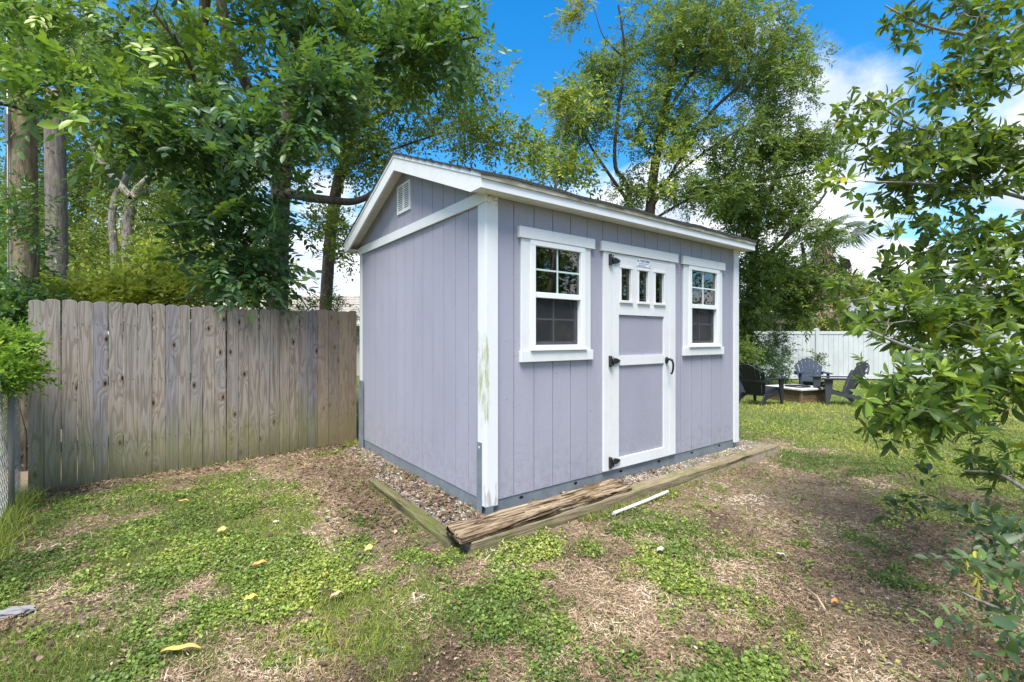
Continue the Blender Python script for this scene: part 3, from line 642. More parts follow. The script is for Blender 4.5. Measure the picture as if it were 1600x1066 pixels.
# ------------------------------------------------------------------ timbers, pipe, fences
def timber(name, label, a, b_, wid, z0, z1, m, rough, seg=60, cat='timber', rot=0.0, sub_=10, root=shed):
    """a rough squared timber from a to b_ (shed local coordinates) with real relief"""
    a = np.array(a, float); b_ = np.array(b_, float); d = b_ - a; Ln = np.linalg.norm(d); d /= Ln; s = np.array([-d[1], d[0]])
    per = []
    for i in range(sub_): per.append((-1 + 2 * i / sub_, -1))
    for i in range(sub_): per.append((1, -1 + 2 * i / sub_))
    for i in range(sub_): per.append((1 - 2 * i / sub_, 1))
    for i in range(sub_): per.append((-1, 1 - 2 * i / sub_))
    per = np.array(per); K = len(per); t = np.linspace(0, 1, seg)
    V = np.zeros((seg, K, 3)); zc, hz = (z0 + z1) / 2, (z1 - z0) / 2
    for i, tt in enumerate(t):
        l = tt * Ln; q = per.copy(); ang = np.arctan2(q[:, 1], q[:, 0])
        n1 = fbm(np.full(K, l), per[:, 0] * wid * 4 + per[:, 1] * .3, .35, 3, 4) - .5; grain = fbm(np.full(K, l * .25), per[:, 0] * wid * 6 + per[:, 1] * .5 + 3, .06, 8, 3) - .5
        top = (per[:, 1] > -.2); z = zc + q[:, 1] * hz + top * (rough * (n1 * 1.0 + grain * 1.2)) - top * rot * np.maximum(0, -per[:, 0]) * (.5 + .5 * np.sin(l * 5 + 1)) * hz * 1.2
        off = q[:, 0] * wid / 2 * (1 - .04 * (np.abs(q[:, 1]) > .95)) + (np.abs(per[:, 0]) > .99) * rough * grain * .8
        e = .0 if 0 < i < seg - 1 else 0
        P = a + d * l; V[i, :, 0] = P[0] + s[0] * off; V[i, :, 1] = P[1] + s[1] * off; V[i, :, 2] = z
    V[0, :, 0] += d[0] * rng.normal(size=K) * rough * .3; V[-1, :, 0] += d[0] * rng.normal(size=K) * rough
    i = np.arange(seg - 1)[:, None] * K; j = np.arange(K)[None]; j2 = (j + 1) % K
    Q = np.stack([i + j, i + j2, i + K + j2, i + K + j], -1).reshape(-1, 4)
    V = V.reshape(-1, 3); o0 = a; nV = len(V); c0 = V[:K].mean(0); c1 = V[-K:].mean(0); V = np.concatenate([V, [c0, c1]])
    jj = np.arange(K); T1 = np.stack([np.full(K, nV), (jj + 1) % K, jj], -1); T2 = np.stack([np.full(K, nV + 1), nV - K + jj, nV - K + (jj + 1) % K], -1)
    # object frame: x along the timber
    ph = math.atan2(d[1], d[0]); ca, sa = math.cos(-ph), math.sin(-ph); V[:, 0] -= a[0]; V[:, 1] -= a[1]; V = np.stack([V[:, 0] * ca - V[:, 1] * sa, V[:, 0] * sa + V[:, 1] * ca, V[:, 2]], -1)
    o = np_mesh(name, V, [Q, np.concatenate([T1, T2])], m)
    wa = np.array([SX, SY]) + US * a[0] + VS * a[1]; o.location = (wa[0], wa[1], 0); o.rotation_euler = (0, 0, ph + math.pi / 2 - TH)
    return tag(o, label, cat, 'timbers bordering the shed')
timber('border_timber', 'long weathered border timber lying on the grass along the front of the shed', (-.335, -.27), (4.13, -.225), .13, -.05, .098, TIMBER, .014, 110)
timber('rotten_plank', 'rotten splintered brown plank on top of the border timber by the shed corner', (-.41, -.225), (1.28, -.20), .20, .099, .155, ROTTEN, .026, 220, 'plank', .75, 22)
timber('border_timber', 'mossy green edging timber running back along the left wall of the shed', (-.375, -.16), (-.335, 1.45), .085, -.07, .074, MOSSY, .026, 80)
# loose splinters on the rotten plank
q = MB()
for k in range(46):
    x = random.uniform(-.38, 1.24); y = random.uniform(-.30, -.13); l = random.uniform(.05, .22); w = random.uniform(.004, .014); a = random.uniform(-.07, .07); z = .148 + random.uniform(-.01, .010)
    q.hexa([(x, y, z), (x + l, y + a * l, z + random.uniform(-.008, .012)), (x + l, y + a * l + w * .3, z), (x, y + w, z), (x, y, z + .005), (x + l, y + a * l, z + .008), (x + l, y + a * l + w * .3, z + .006), (x, y + w, z + .006)])
sp = q.build('splinters', ROTTEN); sp.location = (SX, SY, 0); sp.rotation_euler = (0, 0, R(90) - TH); tag(sp, 'loose splinters lifting off the rotten plank', 'splinters', kind='stuff')
# pvc pipe
PVC = mat('white_pvc', (.6, .6, .56), .4)[0]
a, b_ = W(958, 803, 3.66), W(1043, 771, 4.14); a[2] = .032; b_[2] = .045
q = MB(); P = [Vector(a), Vector(b_)]; q.tube([P[0], P[0].lerp(P[1], .5) + Vector((0, 0, -.004)), P[1]], .0135, 12, cap=False); q.tube([P[0] + (P[1] - P[0]) * .001, P[1]], .0105, 12)
tag(q.build('plastic_pipe', PVC), 'short white plastic pipe lying in the weeds beside the border timber', 'pipe')

# wooden fence: every picket a part
fence = empty('picket_fence', 'weathered brown wooden privacy fence with rounded pickets left of the shed', 'fence', (FA[0], FA[1], 0), math.atan2(FD[1], FD[0]))
edges = [118, 190, 263, 333, 402, 468, 532, 594, 655, 713, 770, 822, 873, 926, 976, 1026, 1072, 1118, 1163, 1206, 1247, 1288, 1328, 1370, 1417, 1462, 1503, 1537]
def along(px):
    k = (px - 800) / F; return (k * FA[1] - FA[0]) / (FD[0] - k * FD[1])
es = [along(e / 2.7586) for e in edges]
for i, (a, b_) in enumerate(zip(es, es[1:])):
    new = i >= 23; h = 1.768 + random.uniform(-.012, .012) + (.012 if new else 0); w = b_ - a - random.uniform(.002, .006); t0 = random.uniform(-.003, .003); lean = random.uniform(-.0025, .0025)
    zb = random.uniform(-.02, .01); cr = w * .23; pts = [(0, zb), (w, zb), (w + lean * 3, h - cr)]
    pts += [(w - cr * .4, h - cr * .35), (w - cr * 1.1, h - .002), (w * .5, h + .0015), (cr * 1.1, h - .002), (cr * .4, h - cr * .35)] if not new else [(w, h - .01), (w - .02, h), (.02, h), (0, h - .01)]
    pts += [(lean * 3, h - cr)]
    if new: pts = [(0, zb), (w, zb), (w, h - .012), (w - .02, h), (.02, h), (0, h - .012)]
    o = MB().prism(pts, 'y', 0, .017, bev=.002).build('picket', BOARDN if new else BOARD, fence); o.location = (a + .003, t0, 0); o.rotation_euler = (0, 0, random.uniform(-.03, .03))
NAIL = mat('rusty_nail', (.05, .035, .025), .7, .3)[0]
q = MB()
for a, b_ in zip(es, es[1:]):
    for z in (.39, .99, 1.54):
        for xx in (a + .03, b_ - .028):
            zz = z + random.uniform(-.02, .02); x_ = xx + random.uniform(-.006, .006); q.prism([(x_ + .0035 * math.cos(t), zz + .0035 * math.sin(t)) for t in [k * math.pi / 3 for k in range(6)]], 'y', -.005, .002)
q.build('nails', NAIL, fence)['kind'] = 'stuff'
for z in (.35, .95, 1.5): MB().box(.02, es[-1] - .02, .022, .06, z, z + .088).build('rail', BOARD, fence)
for x in (.03, 1.55, 3.0): MB().box(x, x + .09, .062, .15, -.02, 1.74).build('post', BOARD, fence)

# chain-link fence at the far left
GALV = mat('galvanised_wire', (.26, .27, .27), .5, .5)[0]
cl = empty('chain_link_fence', 'galvanised chain link fence with a grey post at the far left', 'fence', (-4.36, 4.11, 0), math.atan2(-.51, .42))
q = MB(); Lc, Hc = 2.4, 1.1; st = .065
n = int((Lc + Hc) / st)
for k in range(n):                                  # two families of bent diagonal wires
    for s in (1, -1):
        x = -Hc + k * st if s > 0 else k * st; pts = []
        for j in range(int(Hc / (st / 2)) + 1):
            z = j * st / 2; xx = x + s * z * 1.0
            if 0 <= xx <= Lc: pts.append((xx, (.004 if j % 2 else -.004) * s, .03 + z))
        if len(pts) > 1: q.tube(pts, .0021, 4, cap=False)
q.build('wire_mesh', GALV, cl)['kind'] = 'stuff'
MB().tube([(0, 0, 1.14), (Lc, 0, 1.14)], .018, 8).build('top_rail', GALV, cl)
for x in (.62, 2.2): MB().tube([(x, .03, -.02), (x, .03, 1.13)], [.019, .019], 10).tube([(x, .03, 1.13), (x, .03, 1.16), (x, .03, 1.18)], [.024, .021, .008], 10).build('post', mat('grey_post', (.19, .18, .165), .95)[0], cl)

# utility poles
POLE = bark_mat('utility_pole_wood', (.13, .10, .075), (.36, .29, .21), 5); POLE2 = bark_mat('old_pole_wood', (.09, .075, .07), (.24, .21, .19), 6)
for px0, px1, d, r0, r1, m, lab, h in ((39, 33, 5.3, .125, .112, POLE, 'thick pale brown wooden utility pole behind the left end of the fence', 9.5), (90, 84, 7.3, .140, .125, POLE2, 'darker grey wooden utility pole standing right of the thick pale one', 3.0 + 2.3)):
    p = W(px0, 440, d); t = W(px1, 100, d); root = empty('utility_pole', lab, 'utility pole', (p[0], p[1], 0), group='utility poles'); k = (t[0] - p[0]) / (t[2] - p[2]); x0 = -k * (p[2])
    MB().tube([(x0 + k * z, 0, z) for z in np.linspace(-.1, h, 14)], [r0 + (r1 - r0) * i / 13 for i in range(14)], 20).build('shaft', m, root)
    if d < 6:
        q = MB(); q.box(x0 + k * 4 - .02, x0 + k * 4 + .02, -.165, -.15, 3.6, 3.9); q.tube([(x0 - .06, -.15, .1), (x0 - .07, -.145, 2.4), (x0 - .09, -.14, 5)], .008, 6); q.build('ground_wire', GALV, root)
        MB().tube([(x0 + k * 5, 0, 5.0), (x0 + k * 5, -.2, 5.02)], .012, 6).build('bolt', GALV, root)
CABLE = mat('black_cable', (.01, .01, .011), .5)[0]
q = MB(); p = W(4, 161, 5.0); q.tube([(p[0] - 6, p[1] + .2, p[2] + .1), tuple(p), (p[0] + .25, p[1] + .2, p[2] - .02)], .03, 8); q.tube([(p[0] - 6, p[1] + .2, p[2] + .3), (p[0], p[1], p[2] + .14), (p[0] + .3, p[1] + .25, p[2] + .12)], .014, 8); q.tube([(p[0] - .7, p[1], p[2] - .02), (p[0] - .12, p[1], p[2])], .055, 12)
tag(q.build('phone_cable', CABLE), 'thick black cable with a splice case reaching the utility pole', 'cable')
q = MB(); q.tube([W(121, 48, 6.2), W(138, -60, 6.0), W(170, -300, 5.6)], .006, 6); tag(q.build('guy_wire', GALV), 'thin pale wire slanting down through the leaves beside the poles', 'wire')

# white vinyl fence at the back
FY = 17.0
VF, _nt, _b = mat('white_vinyl_fence', rough=.4, spec=.4)
_n = NOISE(_nt, MAP(_nt, geop(_nt), (1, 1, .4)), 3, 5, .6); _nt.links.new(RAMP(_nt, _n, [(.3, (.40, .43, .445)), (.7, (.50, .525, .54))]), _b.inputs['Base Color'])
vf = empty('vinyl_fence', 'tall white vinyl privacy fence across the back of the lawn', 'fence', (9.0, FY, -.13))
posts = [9.3 + 0, 11.45 + .05, 13.9, 16.35, 18.8, 21.25, 23.7, 26.15]
posts = [(px - 800) / F * FY - 9.0 for px in (1171, 1276, 1398, 1520, 1642, 1764, 1886)]
for x in posts: MB().box(x - .065, x + .065, -.065, .065, 0, 1.84, .004).prism([(x - .075, 1.84), (x + .075, 1.84), (x + .06, 1.87), (x, 1.90), (x - .06, 1.87)], 'y', -.07, .07).build('post', VF, vf)
for a, b_ in zip(posts, posts[1:]):
    MB().box(a + .066, b_ - .066, -.03, .03, 1.68, 1.79, .004).build('top_rail', VF, vf); MB().box(a + .066, b_ - .066, -.03, .03, .04, .17, .004).build('bottom_rail', VF, vf)
    q = MB(); n = 15; st = (b_ - a - .132) / n
    for k in range(n): x = a + .066 + k * st; q.box(x + .003, x + st - .003, -.014, .014, .17, 1.68, .003)
    q.build('picket_panel', VF, vf)['kind'] = 'stuff'

# houses beyond
SHG, _nt, _b = mat('grey_house_shingle', rough=.9, spec=.15)
_v = N(_nt, 'ShaderNodeTexNoise', {'Vector': geop(_nt), 'Scale': 2.2, 'Detail': 5}).outputs[0]; _nt.links.new(RAMP(_nt, _v, [(.35, (.16, .17, .19)), (.65, (.27, .28, .30))]), _b.inputs['Base Color'])
STUC = mat('house_stucco', (.42, .40, .36), .9)[0]; TRIMW = mat('house_white_trim', (.7, .7, .68), .6)[0]; DKW = mat('house_dark_glass', (.03, .035, .04), .15)[0]
def house(label, x, y, wd, dp, eave, ridge, wallm, roofm, rows, hip=2.5, group=None, overh=.5):
    h = empty('house', label, 'house', (x, y, -.13))
    MB().box(0, wd, 0, dp, 0, eave).build('wall', wallm, h)
    A = (-overh, -overh, eave); B = (wd + overh, -overh, eave); C = (wd + overh, dp + overh, eave); D = (-overh, dp + overh, eave); E_ = (hip, dp / 2, ridge); G = (wd - hip, dp / 2, ridge)
    q = MB(); v = [q.b.verts.new(p) for p in (A, B, C, D, E_, G)]
    for f in ((0, 1, 5, 4), (1, 2, 5), (2, 3, 4, 5), (3, 0, 4), (3, 2, 1, 0)): q.b.faces.new([v[i] for i in f])
    r = q.build('roof', roofm, h)
    q = MB(); ln = math.hypot(dp / 2 + overh, ridge - eave)
    for k in range(rows):                           # shingle tabs on the slope that faces the yard
        t0, t1 = k / rows, (k + 1.15) / rows; xa = A[0] + (E_[0] - A[0]) * t1; xb = B[0] + (G[0] - B[0]) * t1; xx = xa
        while xx < xb - .1:
            w = min(random.uniform(.18, .5), xb - xx); th = random.choice((.012, .02, .035)); y0 = -overh + (dp / 2 + overh) * t0; y1 = -overh + (dp / 2 + overh) * min(t1, 1); za = eave + (ridge - eave) * t0; zb = eave + (ridge - eave) * min(t1, 1)
            q.hexa([(xx, y0, za + .002), (xx + w - .01, y0, za + .002), (xx + w - .01, y1, zb + .002), (xx, y1, zb + .002), (xx, y0 - .01, za + th + .01), (xx + w - .01, y0 - .01, za + th + .01), (xx + w - .01, y1, zb + .008), (xx, y1, zb + .008)]); xx += w
    q.build('shingles', roofm, r)['kind'] = 'stuff'
    MB().box(-overh - .02, wd + overh + .02, -overh - .06, -overh - .003, eave - .16, eave + .04).build('fascia', TRIMW, h)
    for k in range(int(wd // 3.2)):
        f = MB().box(1 + k * 3.2, 2.3 + k * 3.2, -.04, -.002, .95, 2.1).build('window', TRIMW, h); MB().box(1.08 + k * 3.2, 2.22 + k * 3.2, -.055, -.041, 1.03, 2.02).build('pane', DKW, f)
    return h
p = W(1330, 500, 24.0); house('house with a grey shingle hip roof behind the white fence on the right', 18.0, 24.0, 16, 8, 2.75, 4.75, STUC, SHG, 16, 3.0)
BEIGE, _nt, _b = mat('beige_roof', rough=.9, spec=.1); _v = NOISE(_nt, geop(_nt), 3, 5); _nt.links.new(RAMP(_nt, _v, [(.3, (.26, .23, .20)), (.7, (.38, .35, .31))]), _b.inputs['Base Color'])
house('low house with a pale beige roof seen between the wooden fence and the shed', -16.5, 19.0, 13, 6, 2.2, 3.55, STUC, BEIGE, 10, .3)
# small lean-to in front of the houses
lt = empty('lean_to', 'small open lean-to with a weathered flat roof just behind the white fence', 'outbuilding', (11.0, 19.2, -.13)); OLDW = simple_wood('old_grey_wood', (.16, .13, .12), (.32, .28, .27))
MB().hexa([(0, 0, 2.15), (4.6, 0, 2.15), (4.6, 2.4, 2.62), (0, 2.4, 2.62), (0, 0, 2.2), (4.6, 0, 2.2), (4.6, 2.4, 2.68), (0, 2.4, 2.68)]).build('roof', OLDW, lt)
for k in range(9): MB().hexa([(k * .52 + .0, 0, 2.203), (k * .52 + .5, 0, 2.203), (k * .52 + .5, 2.4, 2.683), (k * .52, 2.4, 2.683), (k * .52, -.01, 2.225), (k * .52 + .5, -.01, 2.225), (k * .52 + .5, 2.4, 2.70), (k * .52, 2.4, 2.70)]).build('roof_sheet', OLDW, lt)
for x in (.1, 1.15, 2.3, 4.4): MB().box(x, x + .1, .05, .15, 0, 2.149).build('post', OLDW, lt)
MB().box(.2, 4.5, 2.3, 2.38, 0, 2.5).build('back_wall', OLDW, lt)

# ------------------------------------------------------------------ adirondack chairs and fire pit
def chair(label, loc, rz, m):
    c = empty('adirondack_chair', label, 'chair', loc, rz, 'adirondack chairs around the fire pit')      # faces -y
    sl = math.tan(R(16))
    for k in range(5):                              # seat slats, front (y=-.30) to back (y=.20)
        y = -.30 + k * .108; z = .355 - (y + .30) * sl
        MB().hexa([(-.25, y, z), (.25, y, z), (.25, y + .095, z - .095 * sl), (-.25, y + .095, z - .095 * sl), (-.25, y, z + .022), (.25, y, z + .022), (.25, y + .095, z + .022 - .095 * sl), (-.25, y + .095, z + .022 - .095 * sl)], .004).build('seat_slat', m, c)
    bt = math.tan(R(24)); bz0 = .20; by0 = .20
    for k in range(7):                              # fan back with a rounded top
        s = (k - 3) / 3; xb = s * .175; xt = s * .285; top = .93 - .17 * s * s - (.03 if abs(s) > .9 else 0); wb, wt = .026, .044
        tz = top; yb, yt = by0, by0 + (tz - bz0) * bt; cv = .03 * s * s
        q = MB(); sg = 6; P = []
        for j in range(sg + 1):
            t = j / sg; w = wb + (wt - wb) * t; x = xb + (xt - xb) * t; z = bz0 + (tz - bz0) * t; y = yb + (yt - yb) * t - .02 * math.sin(t * 3.1) - cv
            if j == sg: w *= .8
            P.append((x, y, z, w))
        for (x0, y0, z0, w0), (x1, y1, z1, w1) in zip(P, P[1:]):
            dz0 = .018 * s * abs(s)
            q.hexa([(x0 - w0, y0, z0), (x0 + w0, y0, z0), (x0 + w0, y0 + .02, z0), (x0 - w0, y0 + .02, z0), (x1 - w1, y1, z1), (x1 + w1, y1, z1), (x1 + w1, y1 + .02, z1), (x1 - w1, y1 + .02, z1)])
        q.build('back_slat', m, c)
    arch = []
    for t in np.linspace(-1.08, 1.08, 15): s = t; arch.append((s * .285, by0 + (.93 - .17 * s * s - bz0) * bt + .035 - .03 * s * s, .93 - .17 * s * s - .045))
    MB().tube(arch, .017, 6).build('back_arch', m, c)
    MB().box(-.33, .33, .335, .365, .50, .56, .004).build('back_brace', m, c)
    for s in (-1, 1):
        pts = [(-.42, .565), (-.42, .587), (.38, .577), (.38, .555)]
        MB().prism([(s * .24, -.37), (s * .30, -.42), (s * .38, -.40), (s * .385, -.25), (s * .345, .36), (s * .285, .36)], 'z', .562, .586, bev=.004).build('arm', m, c)
        MB().prism([(-.34, 0), (-.28, 0), (-.22, .30), (-.20, .561), (-.36, .561), (-.35, .30)], 'x', s * .30 - .018, s * .30 + .018, bev=.004).build('front_leg', m, c)
        MB().prism([(-.33, .27), (-.33, .35), (.12, .235), (.30, .25), (.40, .12), (.48, 0), (.40, 0), (.30, .10), (.16, .16), (0, .19)], 'x', s * .265 - .014, s * .265 + .014, bev=.003).build('rear_leg', m, c)
    return c
CHB = mat('black_plastic', (.022, .023, .026), .55, 0, .3)[0]; CHN = mat('navy_grey_plastic', (.032, .048, .078), .68, 0, .25)[0]; CHG = mat('charcoal_plastic', (.04, .045, .052), .6, 0, .3)[0]
def gp(px, d): return ((px - 800) / F * d, d, float(gz((px - 800) / F * d, d)))
chair('black adirondack chair seen from behind, nearest the shed corner', gp(1188, 10.15), R(122), CHB)
chair('blue grey adirondack chair facing the camera behind the fire pit', gp(1268, 12.0), R(-22), CHN)
chair('charcoal adirondack chair seen from the side at the right of the fire pit', gp(1308, 10.1), R(-103), CHG)
chair('blue grey adirondack chair mostly hidden by the right corner of the shed', gp(1132, 11.4), R(80), CHN)
fx, fy, fz = gp(1246, 10.75)
fp = empty('fire_pit', 'low square wooden fire pit with a pale stone rim between the chairs', 'fire pit', (fx, fy, fz), R(20))
PITW = simple_wood('pit_planks', (.10, .065, .04), (.24, .17, .10), .2); STONE, _nt, _b = mat('pale_stone_cap', rough=.8); _v = NOISE(_nt, geop(_nt), 14, 5); _nt.links.new(RAMP(_nt, _v, [(.3, (.38, .38, .37)), (.7, (.55, .55, .54))]), _b.inputs['Base Color'])
for k in range(3):
    z = .005 + k * .092
    for s in (-1, 1):
        MB().box(-.38, .38, s * .38 - .02, s * .38 + .02, z, z + .085, .003).build('plank', PITW, fp); MB().box(s * .38 - .02, s * .38 + .02, -.359, .359, z, z + .085, .003).build('plank', PITW, fp)
for sx in (-1, 1):
    for sy in (-1, 1): MB().box(sx * .40 - .025 + (.0), sx * .40 + .025, sy * .40 - .025 + .0, sy * .40 + .025, 0, .281).build('corner_post', PITW, fp)
for s in (-1, 1):
    MB().box(-.47, .47, s * .37 - .10, s * .37 + .10, .284, .324, .006).build('cap_stone', STONE, fp); MB().box(s * .37 - .10, s * .37 + .10, -.268, .268, .284, .324, .006).build('cap_stone', STONE, fp)
q = MB(); q.tube([(0, 0, .20), (0, 0, .22), (0, 0, .30), (0, 0, .345)], [.12, .2, .255, .262], 24); q.build('fire_bowl', BLACK, fp)
# small loose things on the ground
def curl_leaf(name, label, px, py, ln, wd, ang, col, z=.03):
    d = F * CAMZ / (py - HP); x = (px - 800) / F * d; m_ = mat('leaf_' + label[:12], col, .7)[0]
    q = MB(); n = 9; vs = []
    for i in range(n + 1):
        t = i / n; w = wd * math.sin(math.pi * min(1, t * .93 + .05)) ** .8 * .5 * (1 if t < 1 else .1); zc = .012 * math.sin(t * 3) + .004 * math.sin(t * 11)
        vs.append([q.b.verts.new((t * ln, s * w, zc + .010 * abs(s))) for s in (-1, 0, 1)])
    for a, b_ in zip(vs, vs[1:]):
        for k in range(2): q.b.faces.new([a[k], b_[k], b_[k + 1], a[k + 1]])
    o = q.build(name, m_); o.location = (x - ln / 2 * math.cos(ang), d - ln / 2 * math.sin(ang), float(gz(x, d)) + z); o.rotation_euler = (random.uniform(-.2, .2), random.uniform(-.12, .12), ang)
    sol = o.modifiers.new('thickness', 'SOLIDIFY'); sol.thickness = .0012
    return tag(o, label, 'leaf', 'single fallen leaves on the grass')
curl_leaf('fallen_leaf', 'long yellow fallen leaf on the grass near the bottom left', 283, 1027, .155, .036, .35, (.50, .30, .08), .04)
curl_leaf('fallen_leaf', 'round yellow fallen leaf in the middle of the left lawn', 348, 838, .07, .05, 1.0, (.48, .40, .13), .045)
curl_leaf('fallen_leaf', 'small yellow leaf close below the wooden fence', 286, 793, .085, .05, .4, (.46, .30, .09), .045)
curl_leaf('fallen_leaf', 'orange brown leaf on the left lawn right of the middle', 406, 892, .085, .03, .5, (.5, .25, .07), .045)
curl_leaf('fallen_leaf', 'narrow yellow leaf left of the bottom centre clover', 392, 948, .07, .026, .8, (.6, .46, .08), .045)
curl_leaf('fallen_leaf', 'pale tan leaf curled on the brown ground in front of the timber', 1033, 868, .06, .04, .2, (.42, .34, .26), .03)
curl_leaf('fallen_leaf', 'whitish leaf on the bare ground right of the shed front', 1220, 877, .06, .035, -.6, (.42, .36, .29), .03)
curl_leaf('fallen_leaf', 'orange leaf lying beside the dry stick', 1306, 951, .045, .03, .1, (.55, .24, .07), .03)
curl_leaf('fallen_leaf', 'yellow leaf near the mossy side timber', 577, 866, .065, .045, .9, (.62, .55, .12), .03)
curl_leaf('fallen_leaf', 'light brown leaf low in the picture left of centre', 527, 938, .07, .045, .6, (.42, .28, .17), .03)
q = MB(); a, b_ = np.array([*gp(1259, 2.56)]), np.array([*gp(1289, 2.38)]); d0 = F * CAMZ / (928 - HP); d1 = F * CAMZ / (966 - HP)
a = np.array([(1259 - 800) / F * d0, d0, .03]); b_ = np.array([(1289 - 800) / F * d1, d1, .045]); mid = (a + b_) / 2 + np.array([.012, 0, .01])
q.tube([a, mid, b_], [.004, .006, .005], 6); tag(q.build('stick', mat('dry_stick', (.42, .32, .2), .8)[0]), 'short dry stick lying on the bare ground', 'stick')
STN = mat('grey_rock', (.2, .2, .205), .9)[0]; q = MB(); dd = F * CAMZ / (968 - HP)
bmesh.ops.create_icosphere(q.b, subdivisions=3, radius=1)
for v_ in q.b.verts: v_.co = Vector((v_.co.x * .085, v_.co.y * .03, v_.co.z * .02)) * (1 + .25 * math.sin(v_.co.x * 4 + v_.co.y * 7) * math.cos(v_.co.z * 5))
o = q.build('stone', STN); o.location = ((18 - 800) / F * dd, dd, .035); o.rotation_euler = (0, .05, .5); tag(o, 'flat grey stone in the grass at the left edge', 'stone')

# ------------------------------------------------------------------ trees
def BL(px, py, d, rx, ry, rd, n, tv): # blob given by where it is seen from the photograph's viewpoint and its distance; radii in metres
    return (W(px, py, d), (rx, rd, ry), n, tv)
def G(px, d): return np.array([(px - 800) / F * d, d, -.05])
near_dark = near_leaf_meshes(LM_DARK); near_tree = near_leaf_meshes(LM_NEAR)
# T1: big dark tree overhanging the wooden fence
t1 = [([G(432, 8.0), W(434, 420, 8.0), W(445, 250, 7.9), W(462, 90, 7.8), W(480, -120, 7.6)], .19, .10),
      ([W(444, 300, 7.95), W(500, 312, 7.5), W(545, 314, 7.2), W(585, 300, 7.1)], .085, .04),
      ([W(445, 250, 7.9), W(375, 110, 7.2), W(340, -30, 6.9), W(320, -200, 6.8)], .09, .06),
      ([W(438, 380, 8), W(330, 260, 6.8), W(315, 110, 6.3), W(318, 0, 6.1), W(330, -160, 6)], .08, .06),
      ([W(330, 260, 6.8), W(300, 110, 5.8), W(240, 20, 5.4)], .035, .015),
      ([W(340, 200, 6.6), W(260, 230, 5.4), W(190, 200, 4.8)], .03, .012),
      ([W(462, 90, 7.8), W(560, 90, 7.2), W(640, 70, 6.8), W(740, 60, 6.6)], .045, .015),
      ([W(436, 400, 8), W(400, 400, 6.4), W(370, 370, 5.7)], .03, .012)]
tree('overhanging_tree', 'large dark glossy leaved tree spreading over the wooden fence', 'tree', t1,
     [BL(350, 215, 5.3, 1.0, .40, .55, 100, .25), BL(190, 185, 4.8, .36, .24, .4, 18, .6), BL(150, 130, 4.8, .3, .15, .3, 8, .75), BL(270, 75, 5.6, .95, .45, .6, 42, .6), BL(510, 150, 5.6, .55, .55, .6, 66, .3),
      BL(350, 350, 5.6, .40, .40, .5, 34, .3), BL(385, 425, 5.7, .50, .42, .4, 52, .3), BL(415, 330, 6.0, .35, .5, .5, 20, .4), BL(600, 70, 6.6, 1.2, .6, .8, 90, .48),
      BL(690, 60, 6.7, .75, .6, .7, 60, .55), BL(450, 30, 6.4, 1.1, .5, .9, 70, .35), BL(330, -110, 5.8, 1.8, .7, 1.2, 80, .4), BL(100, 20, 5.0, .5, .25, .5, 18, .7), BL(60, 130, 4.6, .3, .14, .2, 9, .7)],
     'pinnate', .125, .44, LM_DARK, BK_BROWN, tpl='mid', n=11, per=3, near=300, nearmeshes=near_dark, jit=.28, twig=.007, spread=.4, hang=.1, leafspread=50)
# T1b: lighter tree reaching over the shed from behind
t1b = [([G(500, 9.5), W(520, 330, 9.3), W(560, 200, 9.0), W(610, 60, 8.8), W(640, -80, 8.8)], .13, .05),
       ([W(540, 260, 9.1), W(640, 225, 8.8), W(740, 190, 8.6)], .03, .008), ([W(560, 200, 9.0), W(690, 120, 8.5), W(760, 50, 8.2)], .05, .012), ([W(530, 320, 9.2), W(520, 370, 8.8), W(505, 400, 8.6)], .03, .01)]
tree('small_leaved_tree', 'lighter green small leaved tree reaching over the ridge of the shed', 'tree', t1b,
     [BL(600, 180, 8.8, 1.4, .8, .9, 110, .5), BL(700, 130, 8.6, 1.2, .85, .8, 100, .55), BL(560, 250, 9.0, .9, .45, .6, 60, .5), BL(760, 215, 8.2, .85, .3, .6, 50, .55), BL(640, 30, 9, 1.5, .8, .9, 80, .5),
      BL(515, 350, 8.7, .42, .35, .4, 32, .5), BL(530, 395, 8.6, .25, .2, .3, 10, .5), BL(830, 222, 8.0, .4, .2, .4, 20, .6), BL(480, 210, 9.2, .7, .9, .7, 60, .4)],
     'alt', .085, .42, LM_MID, BK_BROWN, tpl='mid', n=9, per=6, jit=.4, twig=.006, spread=.45)
# T3: tall fine-leaved tree behind the shed
t3 = [([G(1005, 11.5), W(1015, 330, 11.4), W(1035, 200, 11.2), W(1060, 60, 11), W(1080, -120, 11)], .14, .05),
      ([G(1012, 11.5), W(985, 320, 11.4), W(962, 262, 11.2), W(965, 190, 11), W(975, 90, 10.9), W(965, 10, 10.8)], .065, .02),
      ([W(1015, 330, 11.4), W(1100, 190, 11), W(1170, 110, 10.8), W(1140, 20, 10.6)], .05, .018), ([W(1020, 300, 11.4), W(1120, 225, 11), W(1220, 165, 10.8)], .035, .012),
      ([W(1010, 350, 11.4), W(1090, 305, 11.1), W(1180, 285, 10.9), W(1290, 262, 10.8)], .035, .012), ([W(985, 320, 11.4), W(930, 240, 11.2), W(900, 180, 11.1)], .05, .012),
      ([W(1040, 180, 11.2), W(1110, 60, 11), W(1140, -60, 11)], .045, .02), ([W(975, 90, 10.9), W(945, 60, 10.8), W(930, 20, 10.8)], .02, .008)]
